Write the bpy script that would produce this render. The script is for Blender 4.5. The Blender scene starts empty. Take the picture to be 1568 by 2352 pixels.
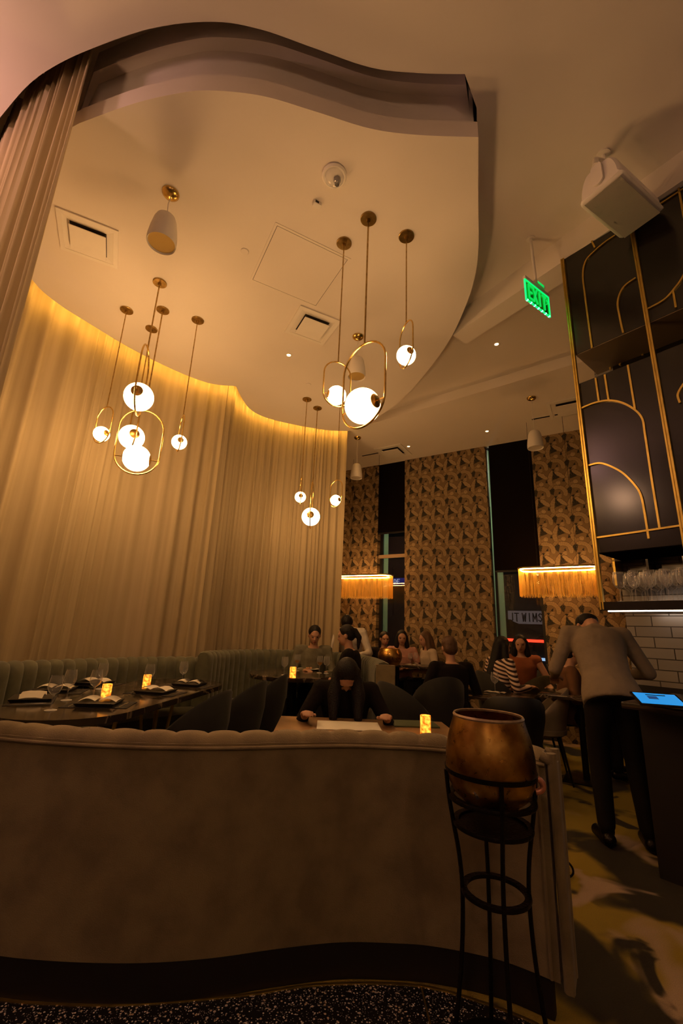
import bpy, bmesh, math, random
from math import sin, cos, pi, radians, sqrt, atan2, tan
from mathutils import Vector, Matrix, Euler
random.seed(7)
SC = bpy.context.scene
COL = SC.collection
# ------------------------------------------------------------------ camera
CH, FPX, TH, RH = 1.33, 1000.0, 0.2674, 0.0425
_c, _s = cos(TH), sin(TH)
FW = Vector((0, _c, _s)); U0 = Vector((0, -_s, _c)); R0 = Vector((1, 0, 0))
RR = R0 * cos(RH) + U0 * sin(RH); UU = -R0 * sin(RH) + U0 * cos(RH)
CP = Vector((0, 0, CH))
def ray(px, py): return FW + RR * ((px - 784) / FPX) - UU * ((py - 1176) / FPX)
def at(px, py, z):                       # point of the photo on the level z
    d = ray(px, py); return CP + d * ((z - CH) / d.z)
def aty(px, py, y):
    d = ray(px, py); return CP + d * (y / d.y)
def atpl(px, py, q, n):                  # point of the photo on a vertical plane
    d = ray(px, py); t = ((q[0]) * n[0] + (q[1]) * n[1]) / (d.x * n[0] + d.y * n[1])
    return CP + d * t
def zat(x, y, py):                       # height above (x,y) that shows at row py
    lo, hi = 0.0, 6.0
    for _ in range(40):
        m = (lo + hi) / 2; v = Vector((x, y, m)) - CP
        if 1176 - FPX * v.dot(UU) / v.dot(FW) > py: lo = m
        else: hi = m
    return m
cam = bpy.data.cameras.new('camera'); co = bpy.data.objects.new('camera', cam); COL.objects.link(co)
co.matrix_world = Matrix(((RR.x, UU.x, -FW.x, 0), (RR.y, UU.y, -FW.y, 0), (RR.z, UU.z, -FW.z, CH), (0, 0, 0, 1)))
cam.sensor_fit = 'HORIZONTAL'; cam.sensor_width = 36; cam.lens = 36 * FPX / 1568; cam.clip_start = .02
SC.camera = co
SC.view_settings.view_transform = 'Standard'; SC.view_settings.look = 'None'
SC.view_settings.gamma = 1; SC.view_settings.exposure = 0; SC.view_settings.use_curve_mapping = False
# ------------------------------------------------------------------ materials
MAT = {}
def newmat(name):
    m = bpy.data.materials.new(name); m.use_nodes = True; MAT[name] = m
    nt = m.node_tree; return m, nt, nt.nodes['Principled BSDF'], nt.nodes['Material Output']
def pr(name, col, rough=.6, metal=0., spec=.5, var=0., vscale=8., col2=None, bump=0., bscale=60., sheen=0., coat=0., trans=0.):
    m, nt, b, out = newmat(name)
    b.inputs['Base Color'].default_value = (*col, 1); b.inputs['Roughness'].default_value = rough
    b.inputs['Metallic'].default_value = metal; b.inputs['Specular IOR Level'].default_value = spec
    b.inputs['Sheen Weight'].default_value = sheen; b.inputs['Coat Weight'].default_value = coat
    tc = nt.nodes.new('ShaderNodeTexCoord')
    n = nt.nodes.new('ShaderNodeTexNoise'); n.inputs['Scale'].default_value = vscale; n.inputs['Detail'].default_value = 6
    nt.links.new(tc.outputs['Object'], n.inputs['Vector'])
    if var or col2:
        r = nt.nodes.new('ShaderNodeValToRGB')
        c2 = col2 or tuple(c * (1 - var) for c in col)
        r.color_ramp.elements[0].color = (*c2, 1); r.color_ramp.elements[1].color = (*col, 1)
        r.color_ramp.elements[0].position = .35; r.color_ramp.elements[1].position = .62
        nt.links.new(n.outputs['Fac'], r.inputs['Fac']); nt.links.new(r.outputs['Color'], b.inputs['Base Color'])
    if bump:
        n2 = nt.nodes.new('ShaderNodeTexNoise'); n2.inputs['Scale'].default_value = bscale; n2.inputs['Detail'].default_value = 3
        nt.links.new(tc.outputs['Object'], n2.inputs['Vector'])
        bp = nt.nodes.new('ShaderNodeBump'); bp.inputs['Strength'].default_value = bump; bp.inputs['Distance'].default_value = .01
        nt.links.new(n2.outputs['Fac'], bp.inputs['Height']); nt.links.new(bp.outputs['Normal'], b.inputs['Normal'])
    return m
def em(name, col, st, base=.8):
    m, nt, b, out = newmat(name); b.inputs['Base Color'].default_value = (base, base, base, 1)
    b.inputs['Emission Color'].default_value = (*col, 1); b.inputs['Emission Strength'].default_value = st
    return m
def glassy(name, tint, gl=.6, rough=.02, ior=1.5, base=.0, dif=0.):
    m, nt, b, out = newmat(name); nt.nodes.remove(b)
    t = nt.nodes.new('ShaderNodeBsdfTransparent'); t.inputs['Color'].default_value = (*tint, 1)
    g = nt.nodes.new('ShaderNodeBsdfGlossy'); g.inputs['Roughness'].default_value = rough
    f0 = nt.nodes.new('ShaderNodeLayerWeight'); f0.inputs['Blend'].default_value = .5
    f = nt.nodes.new('ShaderNodeMath'); f.operation = 'POWER'; nt.links.new(f0.outputs['Facing'], f.inputs[0]); f.inputs[1].default_value = 2.3
    a = nt.nodes.new('ShaderNodeMath'); a.operation = 'MULTIPLY_ADD'; a.inputs[1].default_value = gl; a.inputs[2].default_value = base
    mx = nt.nodes.new('ShaderNodeMixShader')
    nt.links.new(f.outputs[0], a.inputs[0]); nt.links.new(a.outputs[0], mx.inputs[0])
    gs = g.outputs[0]
    if dif:  # white diffuse stands in for bright highlights along the glass rims
        dd = nt.nodes.new('ShaderNodeBsdfDiffuse'); dd.inputs['Color'].default_value = (.9, .9, .9, 1); mm = nt.nodes.new('ShaderNodeMixShader'); mm.inputs[0].default_value = dif
        nt.links.new(gs, mm.inputs[1]); nt.links.new(dd.outputs[0], mm.inputs[2]); gs = mm.outputs[0]
    nt.links.new(t.outputs[0], mx.inputs[1]); nt.links.new(gs, mx.inputs[2]); nt.links.new(mx.outputs[0], out.inputs['Surface'])
    return m
PAINT = pr('ceiling paint', (.78, .70, .62), .9, var=.03, vscale=1.5)
PAINT2 = pr('wall paint', (.50, .40, .32), .9, var=.05)
DARKP = pr('dark paint', (.009, .006, .005), .55, var=.2)
BRASS = pr('brushed brass', (.78, .53, .16), .24, 1., var=.25, vscale=30)
OBRASS = pr('aged brass disc', (.50, .33, .11), .3, 1., var=.35, vscale=25)
TRIMB = pr('satin brass trim', (.74, .52, .11), .36, 1., var=.2, vscale=12)
BLKM = pr('black iron', (.018, .014, .012), .35, .8, bump=.3, bscale=90)
WHITEP = pr('white plastic', (.80, .74, .66), .5, var=.03)
GRILLE = pr('speaker grille gold', (.62, .42, .12), .45, .5, bump=.8, bscale=400)
GRILLW = pr('speaker grille white', (.62, .55, .46), .7, bump=.8, bscale=500)
VENTD = pr('duct shadow', (.02, .014, .01), .8)
LACQ = pr('black lacquer', (.008, .006, .004), .17, 0., .75, var=.1)
VELG = pr('foreground velvet', (.27, .205, .10), .85, sheen=.15, col2=(.19, .14, .07), vscale=7, bump=.25, bscale=220)
VELT = pr('green grey velvet', (.105, .105, .058), .8, sheen=.3, var=.35, vscale=9, bump=.2, bscale=200)
CHV = pr('charcoal velvet', (.016, .015, .013), .8, sheen=.1, var=.3, vscale=10)
CHB = pr('black leather', (.006, .005, .005), .5, var=.3)
CHO = pr('olive leather', (.09, .075, .03), .6, var=.3)
CHT = pr('taupe leather', (.26, .20, .14), .55, var=.2)
WOOD = pr('oak table top', (.36, .22, .11), .35, var=.45, vscale=4)
NAPK = pr('white linen', (.85, .80, .72), .9, bump=.2, bscale=300)
PLATE = pr('black stoneware', (.02, .018, .016), .35, bump=.3, bscale=60)
WPLATE = pr('pale china', (.75, .72, .68), .3)
STEEL = pr('cutlery steel', (.7, .68, .65), .22, 1.)
MENUG = pr('green menu cover', (.06, .085, .035), .6, var=.2)
MENUW = pr('menu paper', (.80, .76, .66), .8, var=.05)
GLASS = glassy('wine glass', (.985, .985, .985), .9, .10, 1.45, .14, .6)
WINE = glassy('white wine', (.95, .72, .30), .5, .05)
PANE = glassy('window pane', (.92, .95, .93), .9, .01, 1.5, .07)
BULB = em('globe glow', (1, .545, .21), 33.)
FILL_BULB = em('added fill glow', (1, .58, .34), 36.)
COVE = em('cove tape', (1, .50, .075), 60.)
LEDW = em('white tape', (1, .66, .38), 22.)
LEDC = em('bar tape', (1, .82, .66), 6.)
LEDF = em('fringe lamp tape', (1, .50, .16), 120.)
DOWNL = em('downlight', (1, .62, .26), 14.)
EXITG = em('exit green', (.0, .9, .12), .75, .02)
EXITF = em('exit edge', (.0, 1, .20), 1.3, .02)
EXITW = em('exit diode', (.25, 1, .62), 2.5, .02)
SCRN = em('tablet screen', (.02, .34, .85), .85, .02)
SKIN = pr('skin', (.50, .27, .17), .55, var=.08)
SKIND = pr('skin deep', (.34, .17, .10), .55, var=.08)
HAIRB = pr('black hair', (.006, .004, .004), .5, 0., .3, bump=.6, bscale=120)
HAIRN = pr('brown hair', (.10, .045, .018), .5, bump=.6, bscale=120)
LIP = pr('lips', (.36, .10, .08), .5)
EYE = pr('eye', (.02, .012, .01), .2)
def cloth(n, c, **k): return pr(n, c, .9, var=.15, vscale=9, bump=1., bscale=13, **k)
C_SWEAT = cloth('grey green sweater', (.16, .15, .10)); C_BLACK = pr('black cloth', (.009, .006, .006), .9, spec=.2, var=.2, bump=.3, bscale=40)
C_WHITE = cloth('white shirt', (.70, .62, .52)); C_PINK = cloth('pink blouse', (.55, .28, .22))
C_CREAM = cloth('cream shirt', (.50, .40, .30)); C_RUST = cloth('rust top', (.34, .10, .035)); C_PANT = pr('dark trousers', (.008, .006, .005), .9, spec=.2, var=.2)
C_BEIGE = cloth('beige shirt', (.27, .205, .14)); C_JEAN = cloth('grey jeans', (.05, .05, .055)); C_BRWN = cloth('brown top', (.16, .07, .03))

class NB:      # tiny node expression builder
    def __init__(s, nt): s.nt = nt
    def m(s, op, *a):
        n = s.nt.nodes.new('ShaderNodeMath'); n.operation = op
        for i, v in enumerate(a):
            if isinstance(v, (int, float)): n.inputs[i].default_value = v
            else: s.nt.links.new(v, n.inputs[i])
        return n.outputs[0]
    def xyz(s, out):
        n = s.nt.nodes.new('ShaderNodeSeparateXYZ'); s.nt.links.new(out, n.inputs[0]); return n.outputs
    def mixc(s, f, a, b):
        n = s.nt.nodes.new('ShaderNodeMix'); n.data_type = 'RGBA'
        s.nt.links.new(f, n.inputs[0])
        for i, v in ((6, a), (7, b)):
            if isinstance(v, tuple): n.inputs[i].default_value = (*v, 1)
            else: s.nt.links.new(v, n.inputs[i])
        return n.outputs[2]
# wallpaper: overlapping banana leaves
def mk_wallpaper():
    m, nt, b, out = newmat('leaf wallpaper'); N = NB(nt); b.inputs['Roughness'].default_value = .75
    tc = nt.nodes.new('ShaderNodeTexCoord'); X, Y, Z = N.xyz(tc.outputs['Object'])
    nz = nt.nodes.new('ShaderNodeTexNoise'); nz.inputs['Scale'].default_value = 26; nt.links.new(tc.outputs['Object'], nz.inputs['Vector'])
    wob = N.m('MULTIPLY', N.m('SUBTRACT', nz.outputs['Fac'], .5), .022)
    U = .24 / 262; PU, PV = .24, 485 * U
    X = N.m('ADD', X, wob); Z = N.m('ADD', Z, N.m('ADD', wob, N.m('MULTIPLY', X, .03)))
    def ss(v, a, b_):
        n = nt.nodes.new('ShaderNodeMapRange'); n.interpolation_type = 'SMOOTHSTEP'
        nt.links.new(v, n.inputs[0]); n.inputs[1].default_value = a; n.inputs[2].default_value = b_; return n.outputs[0]
    def rel(cx, cy):        # crop coordinates, y down
        ax, az = cx * U, -cy * U
        def wr(v, a, P): return N.m('MULTIPLY', N.m('SUBTRACT', N.m('FRACT', N.m('ADD', N.m('DIVIDE', N.m('SUBTRACT', v, a), P), .5)), .5), P)
        return wr(X, ax, PU), wr(Z, az, PV)
    cur = N.mixc(nz.outputs['Fac'], (.23, .150, .070), (.16, .10, .045))
    def paint(cur, mask, edge, shade, col):
        c = N.mixc(shade, tuple(x * .55 for x in col), col)
        c = N.mixc(edge, (.10, .058, .024), c)
        return N.mixc(mask, cur, c)
    def arc(cur, anchor, cen, r, w, mid, half, col, veins=26.):
        p, q = rel(*anchor); dx = N.m('SUBTRACT', p, (cen[0] - anchor[0]) * U); dy = N.m('SUBTRACT', q, -(cen[1] - anchor[1]) * U)
        R_ = N.m('SQRT', N.m('ADD', N.m('MULTIPLY', dx, dx), N.m('MULTIPLY', dy, dy)))
        cs = N.m('DIVIDE', N.m('ADD', N.m('MULTIPLY', dx, cos(radians(mid))), N.m('MULTIPLY', dy, sin(radians(mid)))), R_)
        taper = ss(cs, cos(radians(half)), cos(radians(half * .80)))
        bd = N.m('DIVIDE', N.m('ABSOLUTE', N.m('SUBTRACT', R_, r * U)), N.m('ADD', N.m('MULTIPLY', taper, w * U), .0001))
        mask = N.m('SUBTRACT', 1., ss(bd, .92, 1.)); edge = N.m('SUBTRACT', 1., ss(bd, .70, .88))
        v = N.m('ABSOLUTE', N.m('SUBTRACT', N.m('FRACT', N.m('ADD', N.m('MULTIPLY', N.m('ARCTAN2', dy, dx), veins / 6.283), N.m('MULTIPLY', bd, .25))), .5))
        sh = N.m('MULTIPLY', N.m('ADD', N.m('MULTIPLY', ss(v, .0, .15), .6), .40), N.m('ADD', N.m('MULTIPLY', ss(bd, .0, .12), .35), .65))
        return paint(cur, mask, edge, sh, col)
    def leaf(cur, c, hl, hw, ang, col):
        p, q = rel(*c); ca, sa = cos(radians(ang)), sin(radians(ang))
        a = N.m('ADD', N.m('MULTIPLY', p, ca), N.m('MULTIPLY', q, sa)); b2 = N.m('SUBTRACT', N.m('MULTIPLY', q, ca), N.m('MULTIPLY', p, sa))
        e = N.m('SQRT', N.m('ADD', N.m('POWER', N.m('ABSOLUTE', N.m('DIVIDE', a, hl * U)), 2.4), N.m('POWER', N.m('ABSOLUTE', N.m('DIVIDE', b2, hw * U)), 2.)))
        mask = N.m('SUBTRACT', 1., ss(e, .93, 1.)); edge = N.m('SUBTRACT', 1., ss(e, .76, .90))
        v = N.m('ABSOLUTE', N.m('SUBTRACT', N.m('FRACT', N.m('ADD', N.m('DIVIDE', a, 34 * U), N.m('DIVIDE', N.m('ABSOLUTE', b2), 60 * U))), .5))
        sh = N.m('MULTIPLY', N.m('ADD', N.m('MULTIPLY', ss(v, .0, .16), .5), .5), N.m('ADD', N.m('MULTIPLY', ss(N.m('ABSOLUTE', b2), 0., 5 * U), .35), .65))
        return paint(cur, mask, edge, sh, col)
    def dark(cur, c, hl, hw, ang, rays=0.):
        p, q = rel(*c); ca, sa = cos(radians(ang)), sin(radians(ang))
        a = N.m('DIVIDE', N.m('ADD', N.m('MULTIPLY', p, ca), N.m('MULTIPLY', q, sa)), hl * U); b2 = N.m('DIVIDE', N.m('SUBTRACT', N.m('MULTIPLY', q, ca), N.m('MULTIPLY', p, sa)), hw * U)
        tri = N.m('ADD', N.m('ABSOLUTE', b2), N.m('MULTIPLY', a, .6))      # wedge pointing along +a
        d = N.m('MAXIMUM', tri, N.m('MULTIPLY', a, -1.2))
        msk = N.m('SUBTRACT', 1., ss(d, .72, .95))
        if rays:
            v = N.m('ABSOLUTE', N.m('SUBTRACT', N.m('FRACT', N.m('MULTIPLY', N.m('ARCTAN2', b2, N.m('ADD', a, 1.)), rays)), .5))
            msk = N.m('MULTIPLY', msk, N.m('ADD', N.m('MULTIPLY', ss(v, .0, .14), .5), .5))
        return N.mixc(msk, cur, (.012, .010, .006))
    C1, C2, C3 = (.33, .225, .110), (.27, .18, .085), (.37, .255, .13)
    cur = arc(cur, (760, 270), (880, 400), 185, 34, 130, 60, C2)
    cur = dark(cur, (765, 345), 75, 46, 55, 2.2)
    cur = arc(cur, (900, 300), (850, 400), 118, 42, 48, 75, C1)
    cur = arc(cur, (775, 500), (940, 630), 196, 42, 150, 62, C1)
    cur = dark(cur, (838, 565), 72, 58, 110, 2.2)
    cur = leaf(cur, (905, 545), 112, 40, -42, C3)
    cur = dark(cur, (955, 655), 30, 16, 90); cur = dark(cur, (878, 385), 24, 14, 60); cur = dark(cur, (815, 450), 20, 22, -90)
    p, q = rel(870, 690); R_ = N.m('SQRT', N.m('ADD', N.m('MULTIPLY', p, p), N.m('MULTIPLY', q, q)))
    rg = N.m('MULTIPLY', N.m('SUBTRACT', 1., ss(R_, 34 * U, 40 * U)), N.m('GREATER_THAN', N.m('FRACT', N.m('DIVIDE', R_, 16 * U)), .5)); cur = N.mixc(rg, cur, (.50, .36, .19))
    nt.links.new(cur, b.inputs['Base Color'])
    return m
WALLP = mk_wallpaper()
def mk_marble():
    m, nt, b, out = newmat('dark marble'); N = NB(nt)
    tc = nt.nodes.new('ShaderNodeTexCoord'); n = nt.nodes.new('ShaderNodeTexNoise'); n.inputs['Scale'].default_value = 2.2; n.inputs['Detail'].default_value = 8; n.inputs['Distortion'].default_value = 1.6
    nt.links.new(tc.outputs['Object'], n.inputs['Vector'])
    r = nt.nodes.new('ShaderNodeValToRGB'); e = r.color_ramp.elements; e[0].position = .47; e[0].color = (.035, .026, .018, 1); e[1].position = .53; e[1].color = (.03, .022, .016, 1)
    x = e.new(.5); x.color = (.22, .16, .11, 1)
    nt.links.new(n.outputs['Fac'], r.inputs['Fac']); nt.links.new(r.outputs[0], b.inputs['Base Color']); b.inputs['Roughness'].default_value = .14; b.inputs['Specular IOR Level'].default_value = .8
    return m
MARB = mk_marble()
def mk_terrazzo():
    m, nt, b, out = newmat('black terrazzo'); N = NB(nt)
    tc = nt.nodes.new('ShaderNodeTexCoord'); cur = (.012, .011, .010)
    prev = None
    for sc, th, c in ((95, .30, (.75, .68, .55)), (55, .24, (.55, .42, .26)), (160, .30, (.40, .36, .30)), (33, .17, (.60, .52, .42))):
        v = nt.nodes.new('ShaderNodeTexVoronoi'); v.inputs['Scale'].default_value = sc; nt.links.new(tc.outputs['Object'], v.inputs['Vector'])
        wn = nt.nodes.new('ShaderNodeTexWhiteNoise'); wn.noise_dimensions = '3D'; nt.links.new(v.outputs['Position'], wn.inputs['Vector'])
        f = N.m('LESS_THAN', v.outputs['Distance'], N.m('MULTIPLY', N.m('GREATER_THAN', wn.outputs['Value'], .55), th))
        cur = N.mixc(f, cur, c)
    nt.links.new(cur, b.inputs['Base Color']); b.inputs['Roughness'].default_value = .25
    return m
TERR = mk_terrazzo()
def mk_carpet():
    m, nt, b, out = newmat('blotched carpet'); N = NB(nt)
    tc = nt.nodes.new('ShaderNodeTexCoord')
    def noise(sc, off, det=3, dist=.6):
        mp = nt.nodes.new('ShaderNodeMapping'); mp.inputs['Location'].default_value = off; mp.inputs['Scale'].default_value = (1, .9, 1); nt.links.new(tc.outputs['Object'], mp.inputs[0])
        n = nt.nodes.new('ShaderNodeTexNoise'); n.inputs['Scale'].default_value = sc; n.inputs['Detail'].default_value = det; n.inputs['Distortion'].default_value = dist
        nt.links.new(mp.outputs[0], n.inputs['Vector']); return n.outputs['Fac']
    def ss(v, a, b_):
        n = nt.nodes.new('ShaderNodeMapRange'); n.interpolation_type = 'SMOOTHSTEP'
        nt.links.new(v, n.inputs[0]); n.inputs[1].default_value = a; n.inputs[2].default_value = b_; return n.outputs[0]
    a = ss(noise(1.7, (3.1, 1.2, 0)), .42, .52)
    cur = N.mixc(a, (.018, .013, .006), (.38, .27, .025))
    bf = ss(noise(1.9, (7.7, 4.1, 0)), .56, .64); cur = N.mixc(bf, cur, (.52, .37, .25))
    d = ss(noise(3.0, (1.5, 9.1, 0)), .58, .66); cur = N.mixc(d, cur, (.02, .014, .009))
    g = noise(260, (0, 0, 0), 1, 0); cur = N.mixc(N.m('MULTIPLY', g, .5), cur, (.03, .02, .01))
    nt.links.new(cur, b.inputs['Base Color']); b.inputs['Roughness'].default_value = .95
    bp = nt.nodes.new('ShaderNodeBump'); bp.inputs['Strength'].default_value = .5; bp.inputs['Distance'].default_value = .005
    nt.links.new(g, bp.inputs['Height']); nt.links.new(bp.outputs[0], b.inputs['Normal'])
    return m
CARP = mk_carpet()
def mk_curtain():
    m, nt, b, out = newmat('sheer curtain'); nt.nodes.remove(b)
    d = nt.nodes.new('ShaderNodeBsdfDiffuse'); t = nt.nodes.new('ShaderNodeBsdfTranslucent')
    tc = nt.nodes.new('ShaderNodeTexCoord'); n = nt.nodes.new('ShaderNodeTexNoise'); n.inputs['Scale'].default_value = 3
    mp = nt.nodes.new('ShaderNodeMapping'); mp.inputs['Scale'].default_value = (6, 6, .15); nt.links.new(tc.outputs['Object'], mp.inputs[0]); nt.links.new(mp.outputs[0], n.inputs['Vector'])
    r = nt.nodes.new('ShaderNodeValToRGB'); r.color_ramp.elements[0].color = (.38, .30, .18, 1); r.color_ramp.elements[1].color = (.56, .455, .29, 1)
    nt.links.new(n.outputs['Fac'], r.inputs['Fac']); nt.links.new(r.outputs[0], d.inputs['Color']); nt.links.new(r.outputs[0], t.inputs['Color'])
    mx = nt.nodes.new('ShaderNodeMixShader'); mx.inputs[0].default_value = .22
    nt.links.new(d.outputs[0], mx.inputs[1]); nt.links.new(t.outputs[0], mx.inputs[2]); nt.links.new(mx.outputs[0], out.inputs['Surface'])
    return m
CURT = mk_curtain()
def mk_patina():
    m, nt, b, out = newmat('aged brass pot'); N = NB(nt); b.inputs['Metallic'].default_value = 1.
    tc = nt.nodes.new('ShaderNodeTexCoord')
    n = nt.nodes.new('ShaderNodeTexNoise'); n.inputs['Scale'].default_value = 9; n.inputs['Detail'].default_value = 9; nt.links.new(tc.outputs['Object'], n.inputs['Vector'])
    r = nt.nodes.new('ShaderNodeValToRGB'); e = r.color_ramp.elements
    e[0].position = .3; e[0].color = (.16, .06, .014, 1); e[1].position = .72; e[1].color = (.74, .48, .13, 1); x = e.new(.5); x.color = (.44, .23, .05, 1)
    nt.links.new(n.outputs['Fac'], r.inputs['Fac'])
    n2 = nt.nodes.new('ShaderNodeTexNoise'); n2.inputs['Scale'].default_value = 15; n2.inputs['Detail'].default_value = 2; nt.links.new(tc.outputs['Object'], n2.inputs['Vector'])
    f = N.m('GREATER_THAN', n2.outputs['Fac'], .735); cur = N.mixc(f, r.outputs[0], (.42, .38, .30)); nt.links.new(cur, b.inputs['Base Color'])
    n3 = nt.nodes.new('ShaderNodeTexNoise'); n3.inputs['Scale'].default_value = 50; n3.inputs['Detail'].default_value = 4; nt.links.new(tc.outputs['Object'], n3.inputs['Vector'])
    rr = nt.nodes.new('ShaderNodeMapRange'); nt.links.new(n3.outputs['Fac'], rr.inputs[0]); rr.inputs[3].default_value = .16; rr.inputs[4].default_value = .48; nt.links.new(rr.outputs[0], b.inputs['Roughness'])
    return m
POTM = mk_patina()
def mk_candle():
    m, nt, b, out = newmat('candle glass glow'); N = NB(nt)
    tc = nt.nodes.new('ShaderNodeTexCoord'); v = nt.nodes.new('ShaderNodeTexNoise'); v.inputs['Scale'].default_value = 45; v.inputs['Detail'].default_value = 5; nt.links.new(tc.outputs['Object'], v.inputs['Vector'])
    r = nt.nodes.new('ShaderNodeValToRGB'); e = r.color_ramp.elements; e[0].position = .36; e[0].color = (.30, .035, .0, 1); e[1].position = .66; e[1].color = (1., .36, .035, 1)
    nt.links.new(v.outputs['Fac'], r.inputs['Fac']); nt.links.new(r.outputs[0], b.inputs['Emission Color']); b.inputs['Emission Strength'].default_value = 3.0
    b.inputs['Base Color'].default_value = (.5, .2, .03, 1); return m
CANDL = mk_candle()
def mk_fringe():
    m, nt, b, out = newmat('golden fringe'); nt.nodes.remove(b)
    d = nt.nodes.new('ShaderNodeBsdfDiffuse'); t = nt.nodes.new('ShaderNodeBsdfTranslucent')
    for q in (d, t): q.inputs['Color'].default_value = (.98, .68, .16, 1)
    mx = nt.nodes.new('ShaderNodeMixShader'); mx.inputs[0].default_value = .45
    nt.links.new(d.outputs[0], mx.inputs[1]); nt.links.new(t.outputs[0], mx.inputs[2]); nt.links.new(mx.outputs[0], out.inputs['Surface']); return m
FRNG = mk_fringe()
def mk_tile():
    m, nt, b, out = newmat('bar tile'); tc = nt.nodes.new('ShaderNodeTexCoord'); N = NB(nt)
    X, Y, Z = N.xyz(tc.outputs['Object']); cb = nt.nodes.new('ShaderNodeCombineXYZ'); nt.links.new(X, cb.inputs[0]); nt.links.new(Z, cb.inputs[1])
    br = nt.nodes.new('ShaderNodeTexBrick'); br.inputs['Scale'].default_value = 1; br.inputs['Brick Width'].default_value = .30; br.inputs['Row Height'].default_value = .10; br.inputs['Mortar Size'].default_value = .005
    br.inputs['Color1'].default_value = (.36, .33, .30, 1); br.inputs['Color2'].default_value = (.28, .26, .25, 1); br.inputs['Mortar'].default_value = (.06, .055, .05, 1)
    nt.links.new(cb.outputs[0], br.inputs['Vector']); nt.links.new(br.outputs['Color'], b.inputs['Base Color']); b.inputs['Roughness'].default_value = .3
    return m
TILE = mk_tile()
def mk_stripe():
    m, nt, b, out = newmat('striped knit'); tc = nt.nodes.new('ShaderNodeTexCoord'); N = NB(nt)
    X, Y, Z = N.xyz(tc.outputs['Object'])
    f = N.m('GREATER_THAN', N.m('FRACT', N.m('MULTIPLY', N.m('ADD', Z, N.m('MULTIPLY', X, .35)), 22.)), .5)
    cur = N.mixc(f, (.04, .02, .018), (.78, .58, .46)); nt.links.new(cur, b.inputs['Base Color']); b.inputs['Roughness'].default_value = .9; return m
STRP = mk_stripe()
# ------------------------------------------------------------------ geometry helpers
def V(*a): return Vector(a)
def add_box(bm, lo, hi, bevel=0.):
    r = bmesh.ops.create_cube(bm, size=1.); vs = r['verts']
    for v in vs: v.co = Vector([lo[i] + (v.co[i] + .5) * (hi[i] - lo[i]) for i in range(3)])
    if bevel: bmesh.ops.bevel(bm, geom=list({e for v in vs for e in v.link_edges}), offset=bevel, segments=2, affect='EDGES', profile=.5)
def add_prism(bm, pts, z0, z1):
    a = [bm.verts.new((p[0], p[1], z0)) for p in pts]; b = [bm.verts.new((p[0], p[1], z1)) for p in pts]; n = len(pts)
    f1 = bm.faces.new(a[::-1]); f2 = bm.faces.new(b)
    for i in range(n): bm.faces.new((a[i], a[(i + 1) % n], b[(i + 1) % n], b[i]))
    bmesh.ops.triangulate(bm, faces=[f1, f2])
def add_lathe(bm, prof, n=24, c=(0, 0, 0), M=None):
    M = M or Matrix.Identity(3); c = Vector(c); rings = []
    for r, z in prof:
        if r < 1e-6: rings.append([bm.verts.new(c + M @ Vector((0, 0, z)))])
        else: rings.append([bm.verts.new(c + M @ Vector((r * cos(2 * pi * k / n), r * sin(2 * pi * k / n), z))) for k in range(n)])
    for A, B in zip(rings, rings[1:]):
        for k in range(n):
            k2 = (k + 1) % n
            if len(A) == 1 and len(B) == 1: continue
            if len(A) == 1: bm.faces.new((A[0], B[k], B[k2]))
            elif len(B) == 1: bm.faces.new((A[k], A[k2], B[0]))
            else: bm.faces.new((A[k], A[k2], B[k2], B[k]))
def add_tube(bm, pts, r, n=8, closed=False, cap=True):
    pts = [Vector(p) for p in pts]; m = len(pts); rings = []; up = None
    for i, p in enumerate(pts):
        if closed: t = pts[(i + 1) % m] - pts[i - 1]
        else: t = pts[min(i + 1, m - 1)] - pts[max(i - 1, 0)]
        t.normalize()
        if up is None: up = V(0, 0, 1) if abs(t.z) < .9 else V(1, 0, 0)
        x = t.cross(up); 
        if x.length < 1e-5: x = t.cross(V(1, 0, 0))
        x.normalize(); up = x.cross(t).normalized(); rr = r[i] if isinstance(r, (list, tuple)) else r
        rings.append([bm.verts.new(p + (x * cos(2 * pi * k / n) + up * sin(2 * pi * k / n)) * rr) for k in range(n)])
    for i in range(m if closed else m - 1):
        A, B = rings[i], rings[(i + 1) % m]
        for k in range(n): bm.faces.new((A[k], A[(k + 1) % n], B[(k + 1) % n], B[k]))
    if cap and not closed: bm.faces.new(rings[0][::-1]); bm.faces.new(rings[-1])
def add_sphere(bm, c, r, seg=20, M=None):
    r = (r, r, r) if isinstance(r, (int, float)) else r
    res = bmesh.ops.create_uvsphere(bm, u_segments=seg, v_segments=max(8, seg // 2 + 2), radius=1.)
    for v in res['verts']:
        q = Vector((v.co.x * r[0], v.co.y * r[1], v.co.z * r[2])); v.co = Vector(c) + (M @ q if M else q)
def BM(): return bmesh.new()
def obj(name, bm, mat, parent=None, loc=None, smooth=True, ang=40, rotz=0):
    bmesh.ops.recalc_face_normals(bm, faces=bm.faces)
    me = bpy.data.meshes.new(name); bm.to_mesh(me); bm.free()
    if smooth:
        for p in me.polygons: p.use_smooth = True
        try: me.set_sharp_from_angle(angle=radians(ang))
        except Exception: pass
    if mat: me.materials.append(mat)
    o = bpy.data.objects.new(name, me); COL.objects.link(o)
    if parent: o.parent = parent
    if loc is not None: o.location = loc
    o.rotation_euler.z = rotz
    return o
def tag(o, label, cat, group=None):
    o['label'] = label; o['category'] = cat
    if group: o['group'] = group
    return o
def thing(name, label, cat, loc=(0, 0, 0), rotz=0, group=None):
    o = bpy.data.objects.new(name, None); COL.objects.link(o); o.empty_display_size = .1
    o.location = loc; o.rotation_euler = (0, 0, rotz); return tag(o, label, cat, group)
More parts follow.
